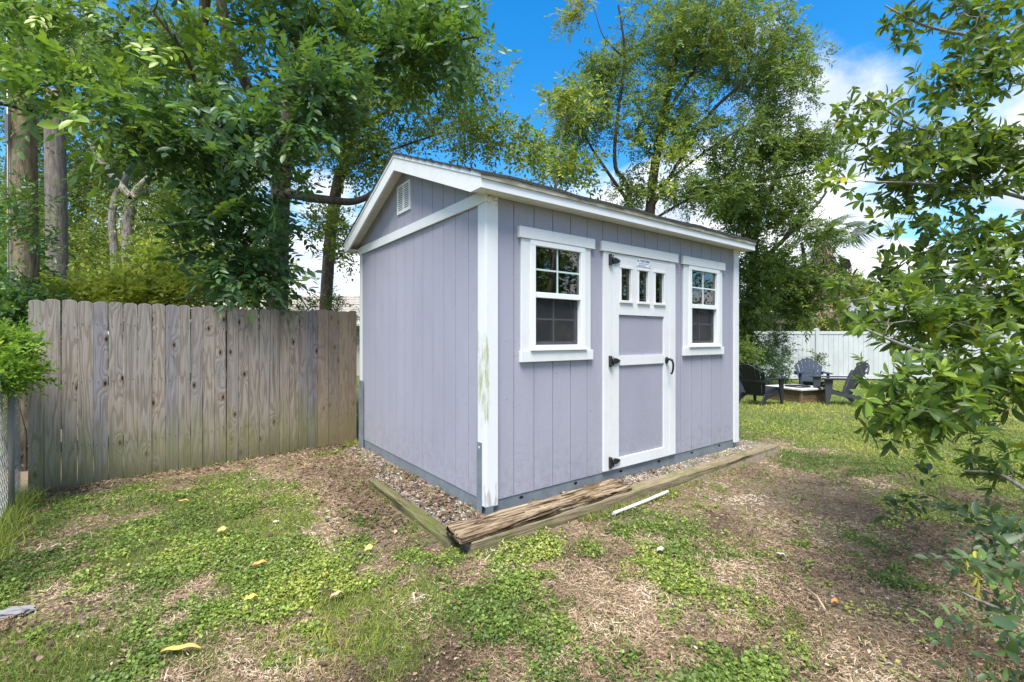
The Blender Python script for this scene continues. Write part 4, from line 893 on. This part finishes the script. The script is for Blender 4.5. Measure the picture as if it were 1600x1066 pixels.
tree('fine_leaved_tree', 'tall fine leaved olive green tree with many slim limbs behind the shed', 'tree', t3,
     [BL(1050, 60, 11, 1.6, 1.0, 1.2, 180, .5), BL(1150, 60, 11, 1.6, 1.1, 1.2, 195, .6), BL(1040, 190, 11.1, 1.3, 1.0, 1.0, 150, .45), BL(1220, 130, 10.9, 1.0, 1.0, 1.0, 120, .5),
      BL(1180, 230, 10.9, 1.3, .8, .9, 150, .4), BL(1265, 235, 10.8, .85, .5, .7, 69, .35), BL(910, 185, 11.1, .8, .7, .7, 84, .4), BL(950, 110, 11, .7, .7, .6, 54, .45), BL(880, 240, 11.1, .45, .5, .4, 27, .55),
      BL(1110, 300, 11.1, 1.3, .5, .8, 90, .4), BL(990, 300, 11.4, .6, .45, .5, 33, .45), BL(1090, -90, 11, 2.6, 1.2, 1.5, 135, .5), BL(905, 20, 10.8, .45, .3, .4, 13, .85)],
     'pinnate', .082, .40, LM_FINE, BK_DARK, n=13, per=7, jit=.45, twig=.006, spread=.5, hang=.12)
# vine-like light cluster behind the roof
tree('young_tree', 'young bright leaved tree poking above the middle of the shed roof', 'tree', [([G(868, 9.3), W(868, 320, 9.2), W(880, 200, 9.1), W(900, 130, 9.1)], .03, .012)],
     [BL(880, 262, 9.2, .75, .26, .4, 42, .7), BL(890, 155, 9.1, .5, .35, .4, 26, .8), BL(1035, 235, 9.2, .3, .6, .3, 10, .8)], 'alt', .10, .42, LM_MID, BK_GREY, tpl='mid', n=9, per=5, jit=.4)
# T4: dense tree and bushes right of the shed
tree('dense_tree', 'dense dark tree filling the space between the shed and the palm', 'tree', [([G(1165, 13.5), W(1175, 420, 13.4), W(1190, 330, 13.2), W(1220, 250, 13)], .16, .05), ([W(1175, 420, 13.4), W(1240, 360, 13.2), W(1290, 300, 13)], .08, .03)],
     [BL(1200, 330, 13.3, 1.5, 1.1, 1.0, 130, .45), BL(1180, 430, 13.3, 1.1, 1.2, .9, 110, .42), BL(1265, 440, 13.4, 1.1, .45, .7, 60, .4), BL(1240, 480, 13.4, .8, .4, .6, 40, .35), BL(1150, 300, 13.3, 1.2, .8, .8, 60, .4), BL(1290, 370, 13.1, .5, .4, .4, 20, .4), BL(1155, 500, 13, .8, .8, .6, 60, .2)],
     'pinnate', .115, .42, LM_MID, BK_DARK, n=11, per=7, jit=.45, spread=.5)
def bush(label, c, blobs, kind='alt', leaf=.07, asp=.4, lm=LM_MID, n=9, per=6, tpl='rhomb', cat='bush', name='bush', **kw):
    c = np.array(c, float); limbs = [([c, c + np.array([dx, dy, .5])], .018, .008) for dx, dy in ((0, 0), (.25, .1), (-.25, -.05))]
    return tree(name, label, cat, limbs, blobs, kind, leaf, asp, lm, BK_DARK, tpl=tpl, n=n, per=per, jit=.45, spread=.5, **kw)
bush('dark rounded bush at the back of the lawn right of the shed', G(1190, 13.2), [BL(1185, 560, 13.2, .75, .75, .6, 90, .28), BL(1215, 590, 13.3, .45, .35, .4, 30, .2)], lm=LM_DARK)
bush('low dark green bush against the white fence behind the chairs', G(1228, 14.8), [BL(1215, 545, 14.8, .45, .75, .5, 60, .35), BL(1165, 570, 14.8, .9, .8, .6, 70, .3)])
bush('light green shrub touching the shed corner behind the first chair', G(1160, 11.9), [BL(1163, 553, 11.9, .28, .3, .3, 30, .55)], leaf=.08)
bush('small dark sprig of a shrub growing up the white fence post', G(1272, 16.6), [BL(1273, 560, 16.6, .2, .22, .15, 14, .15)], leaf=.08, per=4)
# background greenery right, beyond the white fence
bush('yellow green hedge growing over the top of the white fence', G(1290, 18.3), [BL(1290, 512, 18.3, .9, .4, .5, 70, .75), BL(1340, 505, 18.4, .9, .35, .5, 40, .5)], lm=LM_MID, leaf=.11)
bush('small yellowish tree between the palm and the grey roof', G(1345, 22.0), [BL(1345, 450, 22, .7, .7, .6, 60, .85)], leaf=.13, lm=LM_MID)
tree('background_tree', 'dark leafy tree behind the palm and the lean-to', 'tree', [([G(1262, 20), W(1262, 440, 20), W(1250, 380, 20)], .15, .06)], [BL(1255, 440, 20, 1.8, 1.3, 1.0, 120, .25), BL(1200, 480, 20, 2, 1.2, 1, 80, .2)], 'alt', .14, .45, LM_MID, BK_DARK, n=9, per=7)
# palm with a skirt of dead fronds
pc = W(1285, 372, 18.6); palm = empty('palm_tree', 'fan palm with a shaggy skirt of brown dead fronds right of the shed', 'palm tree', (pc[0], pc[1], 0))
MB().tube([(0, 0, -.1), (.02, 0, 1.5), (.05, 0, 3.2), (.06, 0, pc[2])], [.2, .17, .16, .15], 12).build('trunk', BK_BROWN, palm)
DEADF, _nt, _b = mat('dead_frond', rough=.9); _nt.links.new(RAMP(_nt, NOISE(_nt, geop(_nt), 9, 4), [(.3, (.09, .06, .04)), (.7, (.34, .25, .17))]), _b.inputs['Base Color'])
LIVEF = leaf_mat('live_frond', [(0, (.03, .06, .02)), (1, (.09, .15, .04))], (.2, .3, .05), .4, .3)
def frond_mesh(nm, m, stem, nb, bl, fold):
    q = MB(); q.tube([(0, 0, 0), (0, stem, 0)], [.02, .01], 5)
    for k in range(nb):
        a = (k / (nb - 1) - .5) * 2.6 * fold; l = bl * (1 - .25 * abs(k / (nb - 1) - .5)) * random.uniform(.85, 1.1); dx, dy = math.sin(a), math.cos(a); px_, py_ = dy * .02, -dx * .02
        P = [(0, stem, 0), (dx * l * .55 + px_, stem + dy * l * .55 + py_, .02), (dx * l, stem + dy * l, -.28 * l), (dx * l * .55 - px_, stem + dy * l * .55 - py_, .02)]
        v = [q.b.verts.new(p) for p in P]; q.b.faces.new([v[0], v[1], v[3]]); q.b.faces.new([v[1], v[2], v[3]])
    o = q.build(nm, m); me = o.data; bpy.data.objects.remove(o); return me
dm = [frond_mesh('dead_frond', DEADF, .5, 16, .75, .35 + .1 * i) for i in range(3)]; lm_ = [frond_mesh('frond', LIVEF, .7, 22, .8, 1) for i in range(3)]
for k in range(120):
    o = bpy.data.objects.new('dead_frond', random.choice(dm)); COL.objects.link(o); o.parent = palm; a = random.uniform(0, 6.28); pit = R(random.uniform(-84, -58)); z = pc[2] - random.uniform(-.1, 2.3)
    o.scale = (1.5, 1.5, 1.5); z -= .2; o.location = (.06 + math.cos(a) * .12, math.sin(a) * .12, z); o.rotation_euler = (pit, random.uniform(-.3, .3), a - math.pi / 2)
for k in range(20):
    o = bpy.data.objects.new('frond', random.choice(lm_)); COL.objects.link(o); o.parent = palm; a = k * 2.4; pit = R(-20 + 85 * (k / 30) + random.uniform(-12, 12))
    o.scale = (1.25, 1.25, 1.25); o.location = (.06, 0, pc[2] + .1); o.rotation_euler = (pit, random.uniform(-.4, .4), a)
# left background, behind the wooden fence
tB = [([G(205, 10), W(200, 380, 10), W(212, 300, 10), W(240, 275, 9.9)], .12, .08), ([W(205, 310, 10), W(165, 262, 10), W(125, 200, 10.1)], .08, .04), ([G(184, 10.1), W(180, 420, 10.1), W(177, 330, 10.1), W(196, 270, 10.2), W(260, 150, 10.4)], .09, .05)]
tree('crooked_tree', 'crooked grey barked tree behind the fence right of the poles', 'tree', tB,
     [BL(150, 260, 10.6, 1.4, .9, .8, 130, .25), BL(240, 330, 10.2, 1.1, .6, .7, 50, .45), BL(130, 380, 10.4, .8, .7, .6, 50, .45), BL(60, 200, 10.5, 1.2, 1.2, .8, 70, .2), BL(210, 140, 10.6, 1.8, 1.0, 1.0, 90, .3), BL(270, 400, 9.6, .9, .7, .6, 60, .5), BL(330, 300, 10, 1.2, 1.1, .8, 110, .4), BL(60, 330, 10.8, 1.0, 1.0, .6, 70, .5)],
     'alt', .085, .48, LM_MID, BK_GREY, n=9, per=6, jit=.45)
tree('background_tree', 'bushy tree far left behind both utility poles', 'tree', [([G(20, 14), W(20, 300, 14), W(40, 100, 14), W(60, -60, 14)], .22, .1), ([W(20, 300, 14), W(100, 150, 13.6), W(200, 30, 13.4)], .1, .05)],
     [BL(30, 60, 14, 2.2, 1.6, 1.2, 120, .3), BL(0, 330, 14.2, 1.6, 1.6, 1.0, 100, .55), BL(160, 60, 13.8, 2.2, 1.6, 1.2, 120, .35), BL(40, 430, 13, 1.3, 1.0, 1.0, 80, .75), BL(300, 80, 13.5, 2.0, 1.5, 1.2, 90, .35)], 'alt', .12, .46, LM_MID, BK_DARK, n=9, per=7, jit=.45)
tree('background_tree', 'yellowish sunlit tree seen through the gaps behind the crooked one', 'tree', [([G(260, 15), W(262, 350, 15), W(300, 230, 15)], .2, .08)],
     [BL(120, 360, 15, 2.4, 1.8, 1.0, 190, .6), BL(260, 400, 15, 2.0, 1.2, 1.0, 110, .75), BL(380, 430, 14.5, 1.6, 1.0, 1.0, 80, .6), BL(230, 270, 15.3, 2.4, 1.8, 1, 190, .4), BL(370, 240, 15.3, 2.2, 1.8, 1.0, 150, .35)], 'alt', .13, .46, LM_YEL, BK_DARK, n=9, per=7, jit=.45)
bush('bright yellow green shrub growing just above the middle of the wooden fence', G(230, 6.3), [BL(180, 462, 6.3, .6, .2, .3, 60, .55), BL(280, 462, 6.6, .6, .25, .3, 60, .5), BL(110, 468, 5.6, .35, .2, .25, 30, .6), BL(240, 430, 6.9, .7, .3, .4, 50, .4)], lm=LM_YEL, leaf=.09, asp=.55, tpl='mid', per=4)
bush('small leafy sprigs standing up behind the fence next to the shed', G(515, 7.2), [BL(522, 478, 7.2, .14, .22, .12, 16, .5), BL(480, 480, 7.2, .2, .1, .15, 12, .5), BL(553, 520, 7.3, .06, .55, .1, 12, .8), BL(553, 640, 7.3, .06, .5, .1, 10, .8)], leaf=.05, per=4)
bush('dark leafy shrub between the left utility pole and the fence end', G(15, 5.0), [BL(12, 478, 5.0, .28, .28, .25, 40, .35), BL(20, 415, 5.6, .3, .2, .2, 16, .45)], leaf=.085, lm=LM_DARK, tpl='mid')
bush('twigs of small leaves climbing across the pale utility pole', G(40, 4.95), [BL(38, 320, 4.95, .12, .16, .06, 9, .5), BL(25, 352, 4.95, .14, .1, .06, 8, .4), BL(55, 375, 4.95, .12, .08, .06, 8, .35), BL(20, 60, 4.7, .3, .35, .2, 26, .65), BL(30, 120, 4.6, .35, .15, .2, 24, .75)], leaf=.07, lm=LM_DARK, per=4, tpl='mid', name='climbing_vine', cat='vine')
# fine bright bush over the chain-link fence
bush('bright feathery green bush spilling over the chain link fence at the left edge', np.array([-4.6, 3.9, -.02]), [BL(-5, 545, 3.75, .17, .15, .25, 80, .62), BL(-2, 585, 3.6, .15, .13, .25, 60, .55), BL(-60, 570, 3.7, .4, .35, .3, 90, .5)], kind='pinnate', leaf=.036, asp=.5, lm=LM_LIME, n=15, per=7)
# far wooded skyline
def farwood(label, x0, x1, y, h, n, tv, lm=LM_MID, seed=1):
    bs = np.stack([rng.uniform(x0, x1, n), rng.uniform(y, y + 6, n), rng.uniform(0, 1, n)], -1); bs[:, 2] = bs[:, 2] ** .8 * h * (.55 + .45 * fbm(bs[:, 0], bs[:, 1] * 0, 3.5, seed))
    leaf_o = leaf_object('far_trees', 'rhomb', bs, rv(n), rv(n) + np.array([0, 0, 1.2]), rng.uniform(.3, .6, n), rng.uniform(.2, .35, n), np.clip(rng.normal(tv, .14, n), 0, 1), lm)
    return tag(leaf_o, label, 'trees', kind='stuff')
farwood('distant band of trees beyond the white fence and the houses', 2, 60, 36, 5.5, 14000, .35, seed=2)
farwood('distant wood beyond the wooden fence on the left', -46, -14, 22, 8.0, 12000, .4, seed=5)

# ------------------------------------------------------------------ near tree on the right: branches reach in from beyond the frame
def wp(pts): return [W(*p) for p in pts]
tr = np.array([4.3, 3.0, -.05])
tN = [([tr, tr + [0, 0, 1.5], tr + [.1, .1, 3.0], tr + [.2, .2, 5.0]], .09, .04),
      ([tr + [0, 0, 1.1], W(1700, 640, 2.6), W(1560, 590, 2.35), W(1430, 545, 2.3), W(1350, 515, 2.35)], .02, .005),
      ([tr + [0, 0, 1.3], W(1750, 560, 2.4), W(1610, 600, 2.05), W(1500, 640, 1.95), W(1420, 640, 1.95)], .018, .004),
      ([tr + [0, 0, 1.7], W(1750, 430, 2.9), W(1600, 450, 2.75), W(1450, 450, 2.7), W(1330, 470, 2.7)], .018, .004),
      ([tr + [0, 0, 2.0], W(1720, 350, 3.0), W(1560, 300, 2.9), W(1430, 285, 2.85), W(1350, 285, 2.8)], .018, .004),
      ([tr + [.05, 0, 2.5], W(1720, 200, 3.1), W(1560, 210, 3.0), W(1440, 200, 2.9), W(1350, 150, 2.9)], .018, .004),
      ([tr + [.1, 0, 3.0], W(1700, 60, 3.2), W(1560, 60, 3.1), W(1450, 40, 3.0), W(1380, 10, 3.0)], .019, .004),
      ([tr + [0, .1, 1.0], W(1680, 780, 2.4), W(1560, 740, 2.6), W(1500, 735, 2.7)], .02, .004)]
tree('near_branching_tree', 'near tree at the right edge whose leafy branches reach into the picture', 'tree', tN,
     [BL(1405, 495, 2.4, .20, .07, .25, 14, .6), BL(1480, 515, 2.45, .26, .13, .3, 30, .5), BL(1560, 480, 2.5, .25, .2, .35, 38, .5), BL(1415, 640, 2.0, .08, .05, .1, 13, .45), BL(1460, 650, 1.95, .09, .04, .1, 10, .5), BL(1510, 605, 2.1, .18, .07, .2, 21, .4), BL(1590, 600, 2.0, .10, .09, .2, 18, .65), BL(1400, 585, 2.1, .05, .03, .08, 5, .65),
      BL(1330, 470, 2.7, .13, .05, .15, 8, .5), BL(1450, 430, 2.7, .38, .12, .35, 26, .35), BL(1570, 400, 2.8, .25, .2, .3, 30, .45), BL(1480, 290, 2.9, .40, .06, .3, 35, .4), BL(1430, 225, 2.9, .36, .09, .3, 34, .4), BL(1550, 235, 2.9, .32, .14, .3, 38, .4), BL(1380, 160, 2.9, .14, .05, .2, 9, .6),
      BL(1500, 120, 3.0, .30, .10, .3, 19, .5), BL(1570, 90, 3.0, .25, .2, .3, 21, .6), BL(1450, 20, 3.0, .25, .07, .3, 10, .4), BL(1560, 10, 3.1, .35, .2, .3, 24, .4), BL(1400, 350, 2.8, .1, .04, .1, 4, .4), BL(1510, 365, 2.8, .22, .07, .2, 14, .5),
      BL(1300, 285, 2.9, .12, .03, .15, 6, .65), BL(1800, 400, 2.8, .4, .8, .6, 40, .4), BL(1880, 200, 3.3, .6, 1.0, .9, 45, .4), BL(1880, 60, 4.4, .9, 1.2, 1.1, 90, .4), BL(1565, 735, 2.6, .10, .04, .12, 9, .3)],
     'whorl', .071, .36, LM_NEAR, BK_GREY, tpl='full', n=8, per=3, near=300, nearmeshes=near_tree, jit=.28, twig=.0035, spread=.35, hang=.0, leafspread=60)
LM_SPRIG = leaf_mat('blue_green_oak_leaf', [(0, (.025, .05, .03)), (.5, (.06, .105, .05)), (.9, (.15, .24, .05)), (.985, (.20, .28, .05)), (1, (.40, .36, .06))], (.25, .38, .04), .45, .3)
tree('oak_sapling', 'low grey green sapling with a few yellow leaves in the bottom right corner', 'sapling', [([np.array([2.45, 1.75, -.05]), W(1660, 900, 1.8), W(1580, 850, 1.85)], .014, .004), ([np.array([2.45, 1.75, -.05]), W(1640, 980, 1.6), W(1560, 950, 1.6), W(1500, 925, 1.65)], .012, .003), ([W(1660, 900, 1.8), W(1560, 820, 2.1), W(1490, 800, 2.2)], .008, .003)],
     [BL(1575, 850, 1.9, .09, .07, .12, 13, .35), BL(1515, 815, 2.15, .07, .04, .1, 5, .25), BL(1580, 930, 1.6, .06, .07, .1, 8, .5), BL(1515, 915, 1.65, .04, .015, .05, 1, 1.25), BL(1590, 1010, 1.45, .06, .05, .1, 6, .62), BL(1560, 1000, 1.55, .04, .04, .05, 3, .45), BL(1440, 790, 2.4, .07, .04, .1, 5, .25)],
     'alt', .058, .42, LM_SPRIG, BK_GREY, tpl='full', n=7, per=2, jit=.35, twig=.003, spread=.4)
# a tree further right (out of frame, the windows mirror it)
tree('background_tree', 'tall dark tree to the right of the yard mirrored in the shed windows', 'tree', [([np.array([11, 2.5, 0]), np.array([11, 2.6, 2.5]), np.array([11.2, 2.6, 5])], .2, .1)],
     [((10.6, 1.0, 3.2), (1.8, 2.4, 2.0), 150, .35), ((11.2, 4.6, 2.6), (1.5, 1.8, 1.8), 110, .3)], 'alt', .16, .45, LM_MID, BK_DARK, n=9, per=6)

# ------------------------------------------------------------------ ground cover
GM_W = leaf_mat('weed_leaf', [(0, (.045, .08, .018)), (.5, (.16, .24, .045)), (.8, (.25, .33, .06)), (1, (.40, .42, .09))], (.32, .45, .05), .5, .3)
GM_G = leaf_mat('grass_blade', [(0, (.08, .11, .03)), (.5, (.19, .25, .05)), (.8, (.34, .38, .055)), (1, (.52, .48, .10))], (.35, .45, .06), .6, .3)
GM_S = leaf_mat('dry_straw', [(0, (.09, .06, .04)), (.35, (.25, .17, .11)), (.7, (.50, .37, .24)), (1, (.75, .64, .50))], (.35, .25, .15), .8, .1)
GM_L = leaf_mat('dead_leaf', [(0, (.06, .04, .028)), (.4, (.15, .09, .06)), (.75, (.30, .21, .145)), (1, (.55, .45, .32))], (.3, .18, .08), .75, .1)
def insideshed(x, y): u, v = toshed(x, y); return (u > -.01) & (u < 3.67) & (v > .0) & (v < 2.81)
def ontimber(x, y):
    u, v = toshed(x, y); return ((u > -.42) & (u < 4.14) & (v > -.345) & (v < -.15)) & ((v < -.18) | (u < 1.3)) | ((u > -.42) & (u < -.30) & (v > -.2) & (v < .9))
def sample(n, pw, y0=1.55, y1=16.8, slop=1.22):
    """points on the lawn, denser towards the front, inside a wedge a bit wider than the view"""
    t = rng.uniform(0, 1, n); e = 1 - pw; y = (y0 ** e + t * (y1 ** e - y0 ** e)) ** (1 / e); x = rng.uniform(-1, 1, n) * y * slop
    d = (x - FA[0]) * FN[0] + (y - FA[1]) * FN[1]; s = (x - FA[0]) * FD[0] + (y - FA[1]) * FD[1]
    ok = ~insideshed(x, y) & ~ontimber(x, y) & ~((d < .02) & (s > -1.5) & (x < -1.0)) & ~((x < -4.3 + (4.16 - y) * .82 - .02) & (y < 4.3))
    u, v = toshed(x, y); ok &= ~((v > 2.8) & (u < 3.6) & (u > .05))
    return x[ok], y[ok]
# weeds: clumps of round leaves
cxs, cys = sample(26000, 1.55, 1.5, 8.0); g = greenn(cxs, cys); k = rng.uniform(0, 1, len(g)) < g ** 1.5 * .85 + .07; cxs, cys = cxs[k], cys[k]
k = fbm(cxs, cys, .5, 77, 3) > .40; cxs, cys = cxs[k], cys[k]
nl = 14; rad = rng.uniform(.02, .055, len(cxs)) * (.7 + cys * .14); a = rng.uniform(0, 6.283, (len(cxs), nl)); r = rad[:, None] * np.sqrt(rng.uniform(0, 1, a.shape))
x = (cxs[:, None] + r * np.cos(a)).ravel(); y = (cys[:, None] + r * np.sin(a)).ravel(); z = gz(x, y) + rng.uniform(.006, .034, len(x)); o = ~insideshed(x, y); x, y, z, a2 = x[o], y[o], z[o], a.ravel()[o]
tone = np.clip((fbm(x, y, .6, 55, 3) - .5) * 1.6 + .5 + rng.normal(size=len(x)) * .2, 0, 1)
sz = rng.uniform(.0065, .0175, len(x)) * (1 + .06 * y)
wo = leaf_object('weeds', 'mid', np.stack([x, y, z], -1), np.stack([np.cos(a2), np.sin(a2), rng.uniform(-.15, .5, len(x))], -1) + rv(len(x), .35), rv(len(x), .38) + np.array([0, 0, 1.]), sz * 1.1, sz * .95, tone, GM_W)
tag(wo, 'low clover like weeds growing in green patches over the yard', 'weeds', kind='stuff')
# grass
def blades(name, n, pw, cond, hmin, hmax, w0, material, tonef, lean, label, cat, y0=1.5, y1=16.8, flat=False, zoff=-.004):
    x, y = sample(n, pw, y0, y1); k = rng.uniform(0, 1, len(x)) < cond(x, y); x, y = x[k], y[k]; M = len(x)
    h = rng.uniform(hmin, hmax, M) * (1 + .03 * y); d = rv(M, lean) + np.array([0, 0, 0 if flat else 1.0])
    if flat: d[:, 2] = rng.uniform(-.08, .30, M)
    z = gz(x, y) + (rng.uniform(.0, .018, M) if flat else zoff); w = w0 * rng.uniform(.7, 1.4, M) * (1 + .22 * np.maximum(y - 1.5, 0))
    o = leaf_object(name, 'blade', np.stack([x, y, z], -1), d, rv(M) + np.array([0, 0, .6 if flat else 0]), h, w, np.clip(tonef(x, y) + rng.normal(size=M) * .13, 0, 1), material)
    return tag(o, label, cat, kind='stuff')
bd = lambda x, y: bed(x, y)
sunlit_far = lambda x, y: 1 - sstep(topix(x, y)[1] - (690 + (topix(x, y)[0] - 1200) * .24), -30, 30)  # mask of the sunlit far lawn, its sunlight is put into the blade tone
blades('grass', 330000, 1.25, lambda x, y: greenn(x, y) * .9 + .10, .022, .062, .0032, GM_G, lambda x, y: .42 + (fbm(x, y, .9, 5, 3) - .5) * 1.1 + .28 * sunlit_far(x, y), .75, 'short mown lawn grass', 'grass')
blades('dry_straw', 330000, 1.5, lambda x, y: ((1 - greenn(x, y)) * (1 - .6 * bd(x, y)) * .9 + .16) * (.25 + .75 * sstep(fbm(x, y, .3, 61, 3), .36, .5)), .014, .055, .0026, GM_S, lambda x, y: .42 + (fbm(x, y, .5, 15, 4) - .5) * 1.7, 1.0, 'dry brown straw and thatch lying over the bare ground', 'straw', 1.5, 9, True)
blades('grass_tufts', 9000, 1.3, lambda x, y: np.where((bd(x, y) > .3) & (fbm(x, y, .25, 71, 2) > .6), .9, 0) + .0, .04, .10, .0035, GM_G, lambda x, y: .5 + 0 * x, .8, 'grass tufts sprouting from the gravel', 'grass', 2, 8)
# tufts along the timber, the fence foot and the left corner
def line_tufts(label, a, b_, n, spr, h, tv):
    t = rng.uniform(0, 1, n); c = np.array(a)[None] + (np.array(b_) - np.array(a))[None] * t[:, None] + rng.normal(size=(n, 2)) * spr; keepn = fbm(c[:, 0], c[:, 1], .14, 91, 2) > .47; c = c[keepn]; M = len(c)
    o = leaf_object('grass_tufts', 'blade', np.stack([c[:, 0], c[:, 1], gz(c[:, 0], c[:, 1]) - .01], -1), rv(M, .45) + np.array([0, 0, 1]), rv(M), rng.uniform(.4, 1, M) * h, rng.uniform(.003, .006, M) * (1 + .1 * c[:, 1]), np.clip(rng.normal(tv, .2, M), 0, 1), GM_G)
    tag(o, label, 'grass', kind='stuff')
def sw(u, v): return np.array([SX, SY]) + US * u + VS * v
line_tufts('longer grass growing along the foot of the border timber', sw(.5, -.39), sw(1.9, -.36), 800, .03, .10, .45)
line_tufts('thin grass growing along the far end of the border timber', sw(1.9, -.34), sw(4.2, -.3), 1100, .03, .07, .5)
line_tufts('mossy grass along the left side timber', sw(-.40, -.2), sw(-.37, 1.8), 1500, .03, .06, .4)
line_tufts('tall grass at the foot of the chain link fence', (-4.2, 4.0), (-3.2, 2.75), 2600, .07, .20, .55)
line_tufts('sparse grass at the foot of the wooden fence', FA + FN * .04, FB + FN * .04, 700, .02, .08, .35)
line_tufts('grass at the corner where the fence meets the shed', (-2.15, 6.1), (-1.98, 6.0), 300, .06, .12, .6)
# gravel
x, y = sample(150000, 1.3, 2.6, 8.5); k = (bed(x, y) > .5) & (rng.uniform(0, 1, len(x)) < .9); x, y = x[k], y[k]; M = len(x)
P8 = np.array([(1, 0, 0), (-1, 0, 0), (0, 1, 0), (0, -1, 0), (0, 0, 1), (0, 0, -1)]); F8 = np.array([(0, 2, 4), (2, 1, 4), (1, 3, 4), (3, 0, 4)])
s = rng.uniform(.004, .011, M) * (1 + .04 * y); ang = rng.uniform(0, 6.28, M); V = P8[None] * (s[:, None, None] * np.array([1, .8, .6])[None, None]) * rng.uniform(.7, 1.3, (M, 6, 1)); ca, sa = np.cos(ang)[:, None], np.sin(ang)[:, None]
V = np.stack([V[..., 0] * ca - V[..., 1] * sa + x[:, None], V[..., 0] * sa + V[..., 1] * ca + y[:, None], V[..., 2] + (gz(x, y) + .002)[:, None]], -1)
GRV = leaf_mat('gravel', [(0, (.12, .10, .085)), (.5, (.29, .265, .24)), (1, (.58, .56, .52))], (.1, .1, .1), .85, 0.0)
go_ = np_mesh('gravel', V.reshape(-1, 3), [(F8[None] + (np.arange(M) * 6)[:, None, None]).reshape(-1, 3)], GRV, attrs={'v': np.repeat(np.clip(rng.normal(.5, .22, M), 0, 1), 6)}); tag(go_, 'pale crushed gravel in the bed around the shed', 'gravel', kind='stuff')
# leaf litter
def litter(name, label, n, dens, smin, smax, tv, y0=1.6, y1=8.5):
    x, y = sample(n, 1.2, y0, y1); k = rng.uniform(0, 1, len(x)) < dens(x, y); x, y = x[k], y[k]; M = len(x); a = rng.uniform(0, 6.28, M)
    s = rng.uniform(smin, smax, M); tag(leaf_object(name, 'full', np.stack([x, y, gz(x, y) + rng.uniform(.005, .028, M)], -1), np.stack([np.cos(a), np.sin(a), rng.uniform(-.2, .35, M)], -1), rv(M, .45) + np.array([0, 0, 1.]), s, s * rng.uniform(.35, .6, M), np.clip(rng.normal(tv, .2, M), 0, 1), GM_L), label, 'leaves', kind='stuff')
def lit(x, y):
    uu, vv = toshed(x, y)
    d = (x - FA[0]) * FN[0] + (y - FA[1]) * FN[1]; s = (x - FA[0]) * FD[0] + (y - FA[1]) * FD[1]; u, v = toshed(x, y)
    a = (1 - sstep(d, .12, .55)) * (s > -.2) * .5 * (fbm(x, y, .4, 41, 2) + .25); b = sstep(u, -1.1, -.5) * (1 - sstep(u, -.02, .1)) * sstep(v, -.1, .8) * .6; c = bed(x, y) * (.22 * (1 - sstep(u, 1.6, 2.6)) + .75 * (u < 0) * sstep(v, -.1, .6)); e = .010
    return np.clip(a + b + c + e, 0, .8)
litter('leaf_litter', 'brown fallen leaves heaped along the fence and the left side of the shed', 110000, lit, .018, .055, .27)
litter('leaf_bits', 'tiny leaf fragments and chips scattered over the dry ground', 120000, lambda x, y: (1 - greenn(x, y)) * .32 + .05, .007, .024, .5, 1.5, 7)
